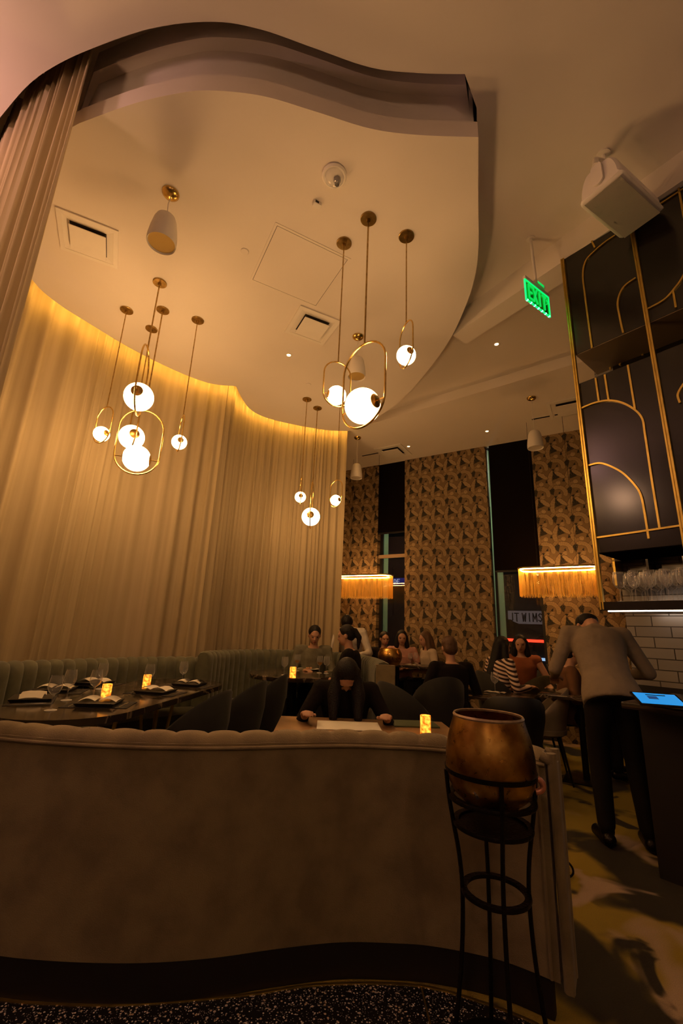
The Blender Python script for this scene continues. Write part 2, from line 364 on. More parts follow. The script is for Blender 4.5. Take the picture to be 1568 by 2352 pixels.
def struct(name, bm, mat, parent=None, **k):
    o = obj(name, bm, mat, parent, **k)
    if not parent: o['kind'] = 'structure'
    return o
def dup(root, loc, rotz, label, group=None):
    def cp(o, par):
        c = o.copy(); COL.objects.link(c)
        if par: c.parent = par
        for ch in kids(o): cp(ch, c)
        return c
    def kids(o): return [x for x in KIDS.get(o.name, [])]
    KIDS = {}
    for x in bpy.data.objects:
        if x.parent: KIDS.setdefault(x.parent.name, []).append(x)
    r = cp(root, None); r.location = loc; r.rotation_euler = (0, 0, rotz); r['label'] = label
    if group: r['group'] = group
    return r
def crom(pts, n=12, closed=False):          # smooth curve through points
    P = [Vector((*p, 0)) if len(p) == 2 else Vector(p) for p in pts]; out = []; m = len(P)
    for i in range(m if closed else m - 1):
        if closed: a, b, c, d = P[i - 1], P[i], P[(i + 1) % m], P[(i + 2) % m]
        else: a, b, c, d = P[max(i - 1, 0)], P[i], P[i + 1], P[min(i + 2, m - 1)]
        for k in range(n):
            t = k / n
            out.append(.5 * ((2 * b) + (c - a) * t + (2 * a - 5 * b + 4 * c - d) * t * t + (3 * b - a - 3 * c + d) * t ** 3))
    if not closed: out.append(P[-1])
    return out
def resamp(pts, step):
    out = [pts[0].copy()]; acc = 0.; 
    for a, b in zip(pts, pts[1:]):
        L = (b - a).length; 
        if L < 1e-9: continue
        d = step - acc
        while d <= L: out.append(a + (b - a) * (d / L)); d += step
        acc = L - (d - step)
    return out
def normals2(path):                          # left-hand normals of a plan path
    res = []
    for i in range(len(path)):
        t = path[min(i + 1, len(path) - 1)] - path[max(i - 1, 0)]; t.z = 0; t.normalize(); res.append(V(-t.y, t.x, 0))
    return res
def offset(path, d): return [p + n * d for p, n in zip(path, normals2(path))]
def add_wall(bm, path, z0, z1, d0, d1):      # a wall of plan thickness d0..d1 beside a path
    A = offset(path, d0); B = offset(path, d1); q = []
    for a, b in zip(A, B): q.append([bm.verts.new((a.x, a.y, z0)), bm.verts.new((a.x, a.y, z1)), bm.verts.new((b.x, b.y, z1)), bm.verts.new((b.x, b.y, z0))])
    for s, t in zip(q, q[1:]):
        for k in range(4): bm.faces.new((s[k], s[(k + 1) % 4], t[(k + 1) % 4], t[k]))
    bm.faces.new(q[0][::-1]); bm.faces.new(q[-1])
# ------------------------------------------------------------------ the shell
ZD, ZM, ZT = 4.40, 4.66, 5.06
slot = crom([(-2.476, 2.212), (-2.167, 2.026), (-1.928, 1.916), (-1.634, 1.817), (-1.216, 1.709), (-.851, 1.67), (-.581, 1.695), (-.282, 1.767), (.06, 1.848), (.356, 1.866), (.642, 1.861)], 6)
near = crom([(-1.782, 2.052), (-1.402, 1.936), (-1.11, 1.871), (-.894, 1.846), (-.585, 1.861), (-.275, 1.929), (.078, 2.012), (.386, 2.037), (.769, 2.035)], 6)
right = crom([(.769, 2.035), (.889, 2.418), (1.06, 2.985), (1.11, 3.492), (1.061, 4.162), (.825, 5.091), (.545, 5.71), (.056, 6.326)], 8)
back = crom([(.056, 6.326), (-.27, 6.33), (-.63, 6.238), (-1.0, 6.10), (-1.263, 5.937), (-1.40, 5.73), (-1.45, 5.45), (-1.465, 5.15)], 6) + \
    crom([(-1.476, 5.134), (-1.808, 5.087), (-2.169, 4.817), (-2.528, 4.406), (-2.798, 3.979), (-2.951, 3.7), (-3.002, 3.448), (-2.93, 3.05), (-2.68, 2.62), (-2.28, 2.27), (-1.782, 2.052)], 6)
cloud = near[:-1] + right[:-1] + back[:-1]
bm = BM()
outl = [V(7.5, -4, 0), V(7.5, 11, 0), V(-.2, 11, 0), V(-.2, 6.48, 0), V(.06, 6.40, 0)] + right[::-1][1:] + slot[::-1] + [V(-2.9, 2.62, 0), V(-3.25, 3.4, 0), V(-5, 3.6, 0), V(-5, -4, 0)]
a = [bm.verts.new((p.x, p.y, ZM)) for p in outl]; f = bm.faces.new(a); bmesh.ops.triangulate(bm, faces=[f])
# the slot's near wall and end wall
for path in (slot, [slot[-1], V(.73, 2.06, 0)]):
    for p, q in zip(path, path[1:]):
        bm.faces.new([bm.verts.new(c) for c in ((p.x, p.y, ZM), (q.x, q.y, ZM), (q.x, q.y, ZT), (p.x, p.y, ZT))])
struct('ceiling', bm, PAINT, ang=30)
bm = BM(); add_box(bm, (-5.2, -4.2, ZT), (7.7, 11.2, ZT + .1)); struct('ceiling', bm, PAINT)
# lowered curved ceiling
bm = BM(); add_prism(bm, cloud, ZD, ZD + .135)
def shrink(path, d): return [p - n * d for p, n in zip(path, normals2(path))]
inner = [V(p.x, p.y + .067, 0) for p in near] + [V(p.x - .002, p.y, 0) for p in right[4:-4]] + [V(0, 6.0, 0), V(-.6, 5.95, 0), V(-1.1, 5.7, 0), V(-1.22, 5.3, 0), V(-1.2, 4.95, 0), V(-1.8, 4.85, 0), V(-2.3, 4.2, 0), V(-2.72, 3.5, 0), V(-2.6, 2.95, 0), V(-2.2, 2.5, 0)]
add_prism(bm, inner, ZD + .135, 4.87)
inner2 = near + inner[len(near):]
add_prism(bm, inner2, 4.87, ZT)
struct('ceiling', bm, PAINT, ang=30)
# floor
line = crom([(-2.4, 2.35), (-2.0, 2.19), (-1.6, 2.07), (-1.156, 1.994), (-.937, 1.985), (-.685, 1.996), (-.289, 2.059), (-.064, 2.115), (.175, 2.141), (.397, 2.138), (.60, 2.076), (.80, 1.97), (.98, 1.78), (1.12, 1.50), (1.2, 1.1), (1.2, .2), (1.2, -4)], 6)
bm = BM(); a = [bm.verts.new((p.x, p.y, 0)) for p in line] + [bm.verts.new(c) for c in ((-5, -4, 0), (-5, 2.35, 0))]
f = bm.faces.new(a); bmesh.ops.triangulate(bm, faces=[f]); struct('floor', bm, TERR)
bm = BM(); a = [bm.verts.new((p.x, p.y, 0)) for p in line] + [bm.verts.new(c) for c in ((7.5, -4, 0), (7.5, 11, 0), (-5, 11, 0), (-5, 2.35, 0))]
f = bm.faces.new(a); bmesh.ops.triangulate(bm, faces=[f]); struct('floor', bm, CARP)
bm = BM(); add_wall(bm, line, 0, .003, -.006, .004); o = struct('trim_1', bm, TRIMB)
p = at(975, 2300, 0); bm = BM(); add_box(bm, (-.003, -3, 0), (.003, 0, .002)); o = struct('trim_2', bm, TRIMB, loc=(p.x, p.y + .08, 0), rotz=0)
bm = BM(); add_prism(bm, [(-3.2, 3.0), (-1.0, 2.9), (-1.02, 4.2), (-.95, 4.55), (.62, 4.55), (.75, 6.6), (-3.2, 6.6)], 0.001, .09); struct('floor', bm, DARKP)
# outer walls
W0 = V(.018, 8.441, 0); WE = V(.849, -.528, 0).normalized(); WN = V(-WE.y, WE.x, 0)   # window wall: along, outward
WANG = atan2(WE.y, WE.x)
def wl(s, d=0., z=0.): return W0 + WE * s + WN * d + V(0, 0, z)
bm = BM(); add_box(bm, (-5.1, -4, 0), (-5, 11, ZT)); struct('wall_left', bm, PAINT2)
bm = BM(); add_box(bm, (7.5, -4, 0), (7.6, 11, ZT)); struct('wall_right', bm, PAINT2)
bm = BM(); add_box(bm, (-5.1, -4.1, 0), (7.6, -4, ZT)); struct('wall_front', bm, PAINT2)
ZL = 4.50
def panel(s0, s1, z0, z1, d0=.0, d1=.12, mat=WALLP, name='wall_back'):
    bm = BM(); add_box(bm, (s0, d0, z0), (s1, d1, z1)); return struct(name, bm, mat, loc=W0, rotz=WANG, smooth=False)
SA = [-6, .80, 1.35, 2.84, 3.57]
panel(-6, .80, 0, ZM); panel(1.35, 2.84, 0, ZM); panel(3.57, 8.6, 0, ZM)
panel(.80, 1.35, 0, .55, .02, .12, DARKP); panel(2.84, 3.57, 0, .55, .02, .12, DARKP)
MINT, _nt, _b, _o = newmat('frosted green glass strip'); _nt.nodes.remove(_b); _t = _nt.nodes.new('ShaderNodeBsdfTranslucent'); _t.inputs[0].default_value = (.62, .72, .56, 1); _d = _nt.nodes.new('ShaderNodeBsdfDiffuse'); _d.inputs[0].default_value = (.10, .14, .10, 1); _x = _nt.nodes.new('ShaderNodeAddShader'); _nt.links.new(_t.outputs[0], _x.inputs[0]); _nt.links.new(_d.outputs[0], _x.inputs[1]); _nt.links.new(_x.outputs[0], _o.inputs[0])
for k, (s0, s1, zt, ms) in enumerate(((.80, 1.35, 0, .87), (2.84, 3.57, 0, 2.90))):
    bm = BM(); add_box(bm, ((s0 if k == 0 else s0 + .03), .12, .5), (s0 + .05, .2, ZM)); add_box(bm, (s1 - .05, .12, .5), (s1, .2, ZM)); add_box(bm, (s0, .12, 4.5), (s1, .2, ZM)); add_box(bm, (s0, .1, .5), (s1, .22, .56))
    w = struct('window_%d' % (k + 1), bm, DARKP, loc=W0, rotz=WANG, smooth=False)
    bm = BM(); add_box(bm, (s0 + .05, .155, .56), (s1 - .05,   .165, 4.5)); obj('pane', bm, PANE, w, smooth=False)
    bm = BM(); add_box(bm, (s0 + (.055 if k == 0 else .0), .17, .56), (s0 + (.145 if k == 0 else .03), .175, 4.6)); obj('mullion', bm, MINT, w, smooth=False)
    if k: bm = BM(); add_box(bm, (s0 + .055, .17, .56), (s0 + .15, .175, 4.52)); obj('mullion', bm, MINT, w, smooth=False)
    if k == 0:
        zz = atpl(900, 1277, wl(0, .05), WN).z; bm = BM(); add_box(bm, (s0, .05, zz - .03), (s1, .09, zz + .03)); obj('transom', bm, pr('transom beige', (.36, .26, .17), .6), w, smooth=False)
    zb = atpl(905 if k == 0 else 1170, 1222 if k == 0 else 1310, wl(0, .05), WN).z
    sh = thing('roller_shade', ('narrow' if k == 0 else 'wide') + ' black roller shade pulled down over the ' + ('left window near the curtain' if k == 0 else 'right window beside the hanging bar shelves'), 'window shade', tuple(W0), WANG)
    sh0, sh1 = (s0 + .0, s1 - .005) if k == 0 else (s0 + .06, s1 - .005)
    bm = BM(); add_box(bm, (sh0, .02, zb), (sh1, .026, 4.52)); obj('fabric', bm, pr('shade cloth', (.006, .004, .0035), .95, spec=.05), sh, smooth=False)
    bm = BM(); add_box(bm, (sh0, .014, zb - .03), (sh1, .032, zb)); obj('bottom_bar', bm, DARKP, sh, smooth=False)
# beam over the bar and far ceiling step
bA = V(2.27, 2.235, 0); bB = V(1.274, 3.722, 0); bd = (bB - bA).normalized(); bn = V(bd.y, -bd.x, 0)
if bn.x < 0: bn = -bn
A0 = bA - bd * 6; B0 = bB + bd * .3
bm = BM(); add_prism(bm, [A0, B0, B0 + bn * .22, A0 + bn * .22], 4.42, ZM); struct('ceiling', bm, PAINT, smooth=False)
stp = crom([(3.6, 3.85), (2.681, 4.537), (1.795, 5.227), (.618, 6.12), (-.3, 6.8)], 6)
bm = BM(); add_prism(bm, stp + [V(-2, 9.8, 0), V(5, 6, 0)], 4.52, ZM + .01); struct('ceiling', bm, PAINT, smooth=False)
ZF = 4.52
# ------------------------------------------------------------------ curtain
def curtain(path, z0, z1, step=.008, seed=1, amp=.03, lam=.11, flare=0.):
    rnd = random.Random(seed); P = resamp(path, step); N = normals2(P); s = 0.; ph = 0.; phs = []; am = []
    l = lam; a_ = amp; tgt = a_
    for i in range(len(P)):
        if rnd.random() < .035: l = lam * rnd.uniform(.35, 1.7); tgt = amp * rnd.uniform(.25, 1.3) * min(1, l / lam + .35)
        a_ += (tgt - a_) * .08; ph += 2 * pi * step / l; phs.append(ph); am.append(a_)
    bm = BM(); rows = []; nz = 14
    for j in range(nz + 1):
        t = j / nz; z = z1 + (z0 - z1) * t; row = []
        for i, (p, n) in enumerate(zip(P, N)):
            q = phs[i] + .5 * sin(i * .013 + t * 2.1) * t
            d = am[i] * (.75 + .35 * t) * (sin(q) + .30 * sin(2 * q + .7)) + .012 * sin(q * .37 + 3 * t)
            row.append(bm.verts.new(p + n * d + V(0, 0, z)))
        rows.append(row)
    for A, B in zip(rows, rows[1:]):
        for i in range(len(P) - 1): bm.faces.new((A[i], A[i + 1], B[i + 1], B[i]))
    return bm
cp = [(-2.86, 2.62), (-3.10, 3.05), (-3.16, 3.45), (-3.11, 3.76), (-2.94, 4.07), (-2.65, 4.52), (-2.26, 4.96), (-1.86, 5.22), (-1.60, 5.27)]
bm = curtain(crom(cp, 14), .10, 4.97, seed=3, lam=.19, amp=.030)
o = obj('curtain', bm, CURT, ang=180); tag(o, 'beige pleated sheer curtain glowing behind the long marble table, left of the ceiling notch', 'curtain')
cp = [(-1.585, 5.29), (-1.575, 5.45), (-1.56, 5.65), (-1.46, 5.88), (-1.33, 6.05), (-1.03, 6.24), (-.66, 6.38), (-.27, 6.47), (.05, 6.47)]
bm = curtain(crom(cp, 14), .10, 4.97, seed=5, lam=.11, amp=.028)
o = obj('curtain', bm, CURT, ang=180); tag(o, 'beige pleated curtain behind the round booth, ending at the dark wallpaper', 'curtain')
cp = [(-1.70, 1.93), (-1.93, 2.02), (-2.2, 2.14), (-2.5, 2.32), (-2.80, 2.57)]
bm = curtain(crom(cp, 14), .10, 4.98, seed=9, lam=.07, amp=.022)
o = obj('curtain', bm, CURT, ang=180); tag(o, 'brown pink gathered curtain panel hanging at the left edge from the ceiling slot', 'curtain')
# curtain track in the slot
bm = BM(); add_tube(bm, [V(p.x, p.y, 4.985) for p in offset(slot, .10)], .012, 6); tag(obj('curtain_track', bm, DARKP), 'thin dark curtain track up inside the curved ceiling slot', 'curtain rail')
# LED tape in the cove
cv = [p for p in back]
cvA = resamp(offset(back[:43], -.007), .03)
cvB = resamp(offset(back[43:79], -.007), .03)
for k, c_ in enumerate((cvA, cvB)):
    bm = BM(); add_wall(bm, c_, ZD + .060, ZD + .074, -.004, .004)
    tag(obj('cove_light', bm, COVE, smooth=False), ('golden light strip hidden above the curtain behind the round booth' if k == 0 else 'golden light strip hidden above the curtain behind the long table'), 'strip light')
# ------------------------------------------------------------------ pendants
def pendant_meshes(W, H, R):
    hw = W / 2; pts = []
    for k in range(17): a = pi * k / 16; pts.append(V(hw * cos(a), 0, H - hw + hw * sin(a)))
    for k in range(17): a = pi + pi * k / 16; pts.append(V(hw * cos(a), 0, hw + hw * sin(a)))
    bm = BM(); add_tube(bm, pts, .0075 if R > .1 else .0055, 8, closed=True)
    return bm
def pendant(cpx, W, H, R, ytop, alpha, label, zc=ZD):
    c = at(*cpx, zc); zt = zat(c.x, c.y, ytop); zb = zt - H
    v = V(c.x, c.y, 0).normalized(); rt = V(v.y, -v.x, 0); ax = -v * cos(alpha) + rt * sin(alpha)
    t = thing('globe_pendant', label, 'pendant lamp', (c.x, c.y, zb), atan2(ax.y, ax.x))
    gz = R + (.035 if R > .1 else .02)
    bm = BM(); L = zc - zb
    add_lathe(bm, [(0, L), (.062, L), (.062, L - .010), (.059, L - .0125), (.016, L - .013), (.014, L - .04), (0, L - .041)], 32); obj('canopy', bm, OBRASS, t, ang=20)
    bm = BM(); add_tube(bm, [V(0, 0, H - .002), V(0, 0, L - .03)], .0065 if R > .1 else .005, 8); obj('rod', bm, OBRASS, t)
    obj('ring', pendant_meshes(W, H, R), BRASS, t)
    bm = BM(); add_sphere(bm, (0, 0, gz), R, 40); obj('globe', bm, BULB, t)
    M = Matrix.Rotation(pi / 2, 3, 'Y'); cr = R * .40; cx = sqrt(R * R - cr * cr)
    for s in (1, -1):
        bm = BM(); Ms = M if s > 0 else Matrix.Rotation(-pi / 2, 3, 'Y')
        add_lathe(bm, [(0, cx + R * .12), (cr * .5, cx + R * .11), (cr, cx + R * .03), (cr * 1.02, cx - R * .03), (cr * .9, cx - .02 * R)], 24, (0, 0, gz), Ms)
        add_tube(bm, [V(s * (cx + .01), 0, gz), V(s * sqrt(max((W / 2) ** 2 - max(0, W / 2 - gz) ** 2, 0)), 0, gz)], .005 if R > .1 else .0035, 8)
        obj('cap', bm, OBRASS, t)
    return t
MW, MH, MR = .38, .64, .12; SW, SH, SR = .21, .37, .07
D_ = radians
pendant((367, 649), MW, MH, MR, 800, D_(-12), 'medium globe pendant in a brass ring, highest globe of the left cluster')
pendant((374, 712), MW, MH, MR, 943, D_(82), 'globe pendant in a wide brass capsule ring facing us, lowest of the left cluster')
pendant((348, 755), MW, MH, MR, 905, D_(10), 'globe pendant seen edge-on between the highest and lowest globes of the left cluster')
pendant((291, 712), SW, SH, SR, 935, D_(35), 'small globe pendant at the left side of the left cluster')
pendant((454, 735), SW, SH, SR, 955, D_(8), 'small globe pendant at the right side of the left cluster')
pendant((846, 502), MW, MH, MR, 790, D_(48), 'large-looking globe pendant in a brass ring in front of a white bell speaker')
pendant((790, 558), SW, SH, SR, 832, D_(-72), 'small globe pendant just left of the biggest ring in the middle cluster')
pendant((933, 542), SW, SH, SR, 742, D_(27), 'small dimmer globe pendant, rightmost near the edge of the curved ceiling')
pendant((705, 917), SW, SH, SR, 1095, D_(5), 'small far globe pendant over the round booth, leftmost of three')
pendant((729, 937), MW, MH, MR, 1108, D_(-4), 'larger far globe pendant over the round booth, lowest of three')
pendant((781, 928), SW, SH, SR, 1103, D_(47), 'small far globe pendant close to the end of the curtain')
# ------------------------------------------------------------------ pendant speakers
def speaker(cpx, zc, ytop, ybot, dia, label, grill):
    c = at(*cpx, zc); z1 = zat(c.x, c.y, ytop); z0 = zat(c.x, c.y, ybot); R = dia / 2; Hh = min(z1 - z0, dia * 1.25); z0 = z1 - Hh
    t = thing('pendant_speaker', label, 'speaker', (c.x, c.y, z0))
    L = zc - z0
    bm = BM(); add_lathe(bm, [(0, L), (.062, L), (.060, L - .010), (.045, L - .026), (.02, L - .036), (0, L - .04)], 28); obj('canopy', bm, BRASS, t)
    bm = BM(); pts = [V(.004 * sin(k * .9), .003 * cos(k * 1.3), Hh + (L - .03 - Hh) * k / 10) for k in range(11)]; add_tube(bm, pts, .0035, 6); obj('cord', bm, WHITEP, t)
    bm = BM(); add_lathe(bm, [(R * .9, .012), (R * .97, 0), (R, .012), (R, .05), (R * .93, Hh * .45), (R * .78, Hh * .8), (R * .66, Hh * .93), (R * .5, Hh * .99), (0, Hh)], 36); obj('housing', bm, WHITEP, t)
    bm = BM(); add_lathe(bm, [(0, .004), (R * .5, .006), (R * .9, .012)], 36); obj('grille', bm, grill, t)
speaker((392, 444), ZD, 497, 590, .20, 'white bell-shaped speaker with gold grille hanging above the left lamp cluster', GRILLE)
speaker((822, 773), ZD, 822, 880, .185, 'white bell-shaped speaker hanging behind the biggest globe ring', GRILLE)
speaker((821, 1005), ZF, 1066, 1105, .20, 'white bell-shaped speaker hanging above the fringed lamp by the curtain', GRILLW)
speaker((1220, 914), ZF, 990, 1040, .20, 'white bell-shaped speaker hanging in front of the wallpaper near the bar shelves', GRILLW)
# big box speaker on a bracket
bp = V(1.744, 2.285, ZM); t = thing('box_speaker', 'big white box speaker on a ceiling bracket above the bar shelves', 'speaker', (bp.x, bp.y, ZM))
SPZ = 4.22; sA, sB, sC, sD = at(1340, 470, SPZ), at(1425, 400, SPZ), at(1508, 482, SPZ), at(1440, 547, SPZ)
e0_ = (sA + sB) / 2; e1_ = (sC + sD) / 2; sx_ = (e1_ - e0_).normalized(); sw_ = V(-sx_.y, sx_.x, 0); SL_ = (e1_ - e0_).length
prof = [(-.125, .0), (.125, .0), (.133, .03), (.125, .10), (.10, .175), (.06, .205), (-.06, .205), (-.10, .175), (-.125, .10), (-.133, .03)]
pr3 = resamp(crom([(a, b, 0) for a, b in prof] , 5, closed=True) + [V(*prof[0], 0)], .012)
def spk_pt(p, l, k=1.): return e0_ + sx_ * l + sw_ * p.x * k + V(0, 0, .10 + (p.y - .10) * k) - bp
bm = BM(); secs = [[bm.verts.new(spk_pt(p, l, k)) for p in pr3] for l, k in ((-.018, .86), (-.006, .96), (.012, 1.), (SL_ - .012, 1.), (SL_ + .006, .96), (SL_ + .018, .86))]
for A, B in zip(secs, secs[1:]):
    for k in range(len(pr3)): bm.faces.new((A[k], A[(k + 1) % len(pr3)], B[(k + 1) % len(pr3)], B[k]))
bm.faces.new(secs[0]); bm.faces.new(secs[-1][::-1]); obj('cabinet', bm, WHITEP, t, ang=35)
bm = BM(); q = [[bm.verts.new(e0_ + sx_ * a + sw_ * b + V(0, 0, z) - bp) for a, b in ((.0, -.118), (SL_, -.118), (SL_, .118), (.0, .118))] for z in (-.006, -.012)]
bm.faces.new(q[0]); bm.faces.new(q[1]); [bm.faces.new((q[0][k], q[0][(k + 1) % 4], q[1][(k + 1) % 4], q[1][k])) for k in range(4)]; obj('grille', bm, GRILLW, t, smooth=False)
bm = BM(); ce = e0_ - sx_ * .022 + V(0, 0, .10) - bp; pts = []
for k in range(24):
    a = 2 * pi * k / 24; pts.append(sw_ * (.035 * cos(a)) + V(0, 0, .035 * sin(a) + (.07 if sin(a) > 0 else -.035)))
q = [[bm.verts.new(ce + p - sx_ * d_) for p in pts] for d_ in (0, .014)]
bm.faces.new(q[0]); bm.faces.new(q[1]); [bm.faces.new((q[0][k], q[0][(k + 1) % 24], q[1][(k + 1) % 24], q[1][k])) for k in range(24)]; obj('mount_plate', bm, WHITEP, t, ang=35)
bm = BM(); tp_ = ce + V(0, 0, .09) - sx_ * .005; add_tube(bm, [tp_, tp_ + V(0, 0, .06) + sx_ * .01, V(0, 0, -.06), V(0, 0, -.002)], [.024, .02, .014, .014], 12); add_lathe(bm, [(0, 0), (.045, 0), (.045, -.01), (0, -.012)], 24); obj('bracket', bm, WHITEP, t)
# ------------------------------------------------------------------ ceiling fittings
def vent(c, ang, z, size, label, group=None):
    t = thing('ceiling_vent', label, 'air vent', (c.x, c.y, z), ang, group); h = size / 2
    bm = BM()
    o_, i_ = h, h * .84
    for (x0, y0, x1, y1) in ((-o_, -o_, o_, -i_), (-o_, i_, o_, o_), (-o_, -i_, -i_, i_), (i_, -i_, o_, i_)): add_box(bm, (x0, y0, -.012), (x1, y1, -.001))
    obj('frame', bm, WHITEP, t, smooth=False)
    bm = BM(); q = [[bm.verts.new((x * r_, y * r_, z_)) for x, y in ((-1, -1), (1, -1), (1, 1), (-1, 1))] for r_, z_ in ((i_, -.010), (h * .58, -.001))]
    for k in range(4): bm.faces.new((q[0][k], q[0][(k + 1) % 4], q[1][(k + 1) % 4], q[1][k]))
    obj('recess', bm, WHITEP, t, smooth=False)
    bm = BM(); add_box(bm, (-h * .60, -h * .60, -.0040), (h * .60, h * .60, -.0012)); obj('opening', bm, VENTD, t, smooth=False)
    bm = BM(); add_box(bm, (-h * .60, -h * .60, -.040), (h * .60, h * .60, -.034)); add_box(bm, (-.02, -.02, -.034), (.02, .02, -.004)); obj('plate', bm, WHITEP, t, smooth=False)
def quadc(q, z): P = [at(*p, z) for p in q]; return sum(P, V(0, 0, 0)) / 4, atan2((P[1] - P[0]).y, (P[1] - P[0]).x)
c, a = quadc([(133, 478), (279, 535), (267, 612), (132, 565)], ZD); vent(c, a, ZD, .44, 'square white ceiling vent beside the hanging left curtain')
c, a = quadc([(690, 703), (785, 740), (738, 790), (655, 757)], ZD); vent(c, a, ZD, .45, 'square white ceiling vent below the access panel')
c, a = quadc([(915, 1018), (960, 1045), (885, 1053), (850, 1030)], ZF); vent(c, WANG, ZF, .52, 'square vent in the far low ceiling near the middle wallpaper')
c = at(1308, 935, ZF); vent(c, WANG, ZF, .55, 'square vent in the far low ceiling half behind the brass post')
for (px, py), lb in (((851, 1043), 'short dark slot in the far ceiling left of the square vent'), ((1251, 957), 'short dark slot in the far ceiling above the rightmost bell speaker')):
    c = at(px, py, ZF); t = thing('slot_vent', lb, 'air vent', (c.x, c.y, ZF), WANG)
    bm = BM(); add_box(bm, (-.2, -.03, -.006), (.2, .03, -.0005)); obj('frame', bm, WHITEP, t, smooth=False)
    bm = BM(); add_box(bm, (-.18, -.018, -.0075), (.18, .018, -.0045)); obj('opening', bm, VENTD, t, smooth=False)
c, a = quadc([(638, 520), (803, 600), (722, 698), (577, 640)], ZD)
t = thing('access_panel', 'square flush access panel between the ceiling camera and the middle vent', 'ceiling hatch', (c.x, c.y, ZD), a)
bm = BM(); h = .32
for (x0, y0, x1, y1) in ((-h - .02, -h - .02, h + .02, -h), (-h - .02, h, h + .02, h + .02), (-h - .02, -h, -h, h), (h, -h, h + .02, h)): add_box(bm, (x0, y0, -.004), (x1, y1, -.0003))
obj('frame', bm, PAINT, t, smooth=False)
bm = BM(); add_box(bm, (-h, -h, -.0012), (h, h, -.0003)); obj('gap', bm, DARKP, t, smooth=False)
bm = BM(); add_box(bm, (-h + .004, -h + .004, -.004), (h - .004, h - .004, -.001)); obj('panel', bm, PAINT, t, smooth=False)
c = at(768, 402, ZD); t = thing('dome_camera', 'round clear dome security camera on the curved ceiling', 'camera', (c.x, c.y, ZD))
bm = BM(); add_lathe(bm, [(0, 0), (.085, 0), (.088, -.012), (.078, -.022), (.0, -.024)], 36); obj('base', bm, WHITEP, t)
bm = BM(); add_lathe(bm, [(.066, -.022), (.062, -.045), (.045, -.066), (.022, -.076), (0, -.079)], 32); obj('dome', bm, GLASS, t)
bm = BM(); add_sphere(bm, (.02, .01, -.035), .026, 16); add_lathe(bm, [(.016, -.075), (.016, -.04)], 16, (.02, .01, 0)); obj('lens', bm, pr('lens grey', (.25, .22, .2), .2), t)
c = at(728, 466, ZD); t = thing('ceiling_sensor', 'small white box sensor just below the dome camera', 'sensor', (c.x, c.y, ZD), .5)
bm = BM(); add_box(bm, (-.03, -.02, -.03), (.03, .02, -.0005), .004); obj('housing', bm, WHITEP, t)
bm = BM(); add_box(bm, (-.022, -.023, -.024), (.005, -.018, -.008)); obj('window', bm, VENTD, t)
for (px, py), lb in (((562, 577), 'flat round white cover plate left of the access panel'), ((708, 883), 'flat round cover plate above the far trio of pendants')):
    c = at(px, py, ZD); bm = BM(); add_lathe(bm, [(0, -.008), (.03, -.008), (.034, -.004), (.034, .0), (0, .0)], 24); tag(obj('cover_plate', bm, PAINT, loc=(c.x, c.y, ZD)), lb, 'ceiling cover')
for (px, py), z, lb in (((663, 815), ZD, 'tiny glowing downlight in the curved ceiling below the middle vent'), ((1140, 790), ZM, 'tiny glowing downlight left of the exit sign'), ((1118, 990), ZF, 'tiny glowing downlight above the tall green window frame'), ((938, 1025), ZF, 'tiny glowing downlight right of the far square vent')):
    c = at(px, py, z); t = thing('downlight', lb, 'ceiling light', (c.x, c.y, z))
    bm = BM(); add_lathe(bm, [(.032, -.0005), (.034, -.006), (.024, -.006), (.022, -.0005)], 24); obj('trim', bm, WHITEP, t)
    bm = BM(); add_lathe(bm, [(0, -.003), (.022, -.003), (.022, -.0005)], 24); obj('lens', bm, DOWNL, t)
# ------------------------------------------------------------------ exit sign
eb = V(1.527, 2.98, ZM); e0 = at(1203, 643, 4.06); e1 = at(1260, 688, 4.06); ed = (e1 - e0); EL = .34; EH = .20
mid = V(1.50, 2.95, 4.08)
ea = radians(34)
p0 = V(1.503, 2.91, 4.085)
t = thing('exit_sign', 'glowing green EXIT sign hanging from the ceiling on a thin rod', 'exit sign', (p0.x, p0.y, p0.z), ea)
inv = Matrix.Rotation(-ea, 3, 'Z')
bm = BM(); top = inv @ V(eb.x - p0.x, eb.y - p0.y, 0); add_tube(bm, [V(0, 0, .03), V(top.x, top.y, ZM - p0.z)], .012, 10); add_lathe(bm, [(0, 0), (.035, 0), (.035, -.008), (0, -.01)], 20, (top.x, top.y, ZM - p0.z)); obj('rod', bm, WHITEP, t)
bm = BM(); add_box(bm, (-.17, -.012, -.01), (.17, .012, .02), .003); add_box(bm, (-.055, -.03, .0), (.075, .03, .035), .004); obj('housing', bm, WHITEP, t)
bm = BM(); add_box(bm, (-.03, -.032, .006), (.06, -.0285, .028)); obj('battery_light', bm, EXITG, t)
bm = BM(); add_box(bm, (-.165, -.003, -.20), (.165, .003, -.01)); obj('panel', bm, glassy('exit acrylic', (.10, .75, .32), .5, .05), t)
bm = BM()
add_box(bm, (-.168, -.006, -.205), (.168, .006, -.197)); add_box(bm, (-.168, -.006, -.2), (-.160, .006, -.01)); add_box(bm, (.160, -.006, -.2), (.168, .006, -.01)); add_box(bm, (-.165, -.006, -.016), (.165, .006, -.010)); obj('edge_light', bm, EXITF, t)
bm = BM()
for k in range(7): add_box(bm, (-.15 + k * .05 - .006, -.008, -.206), (-.15 + k * .05 + .006, .008, -.197))
obj('diodes', bm, EXITW, t)
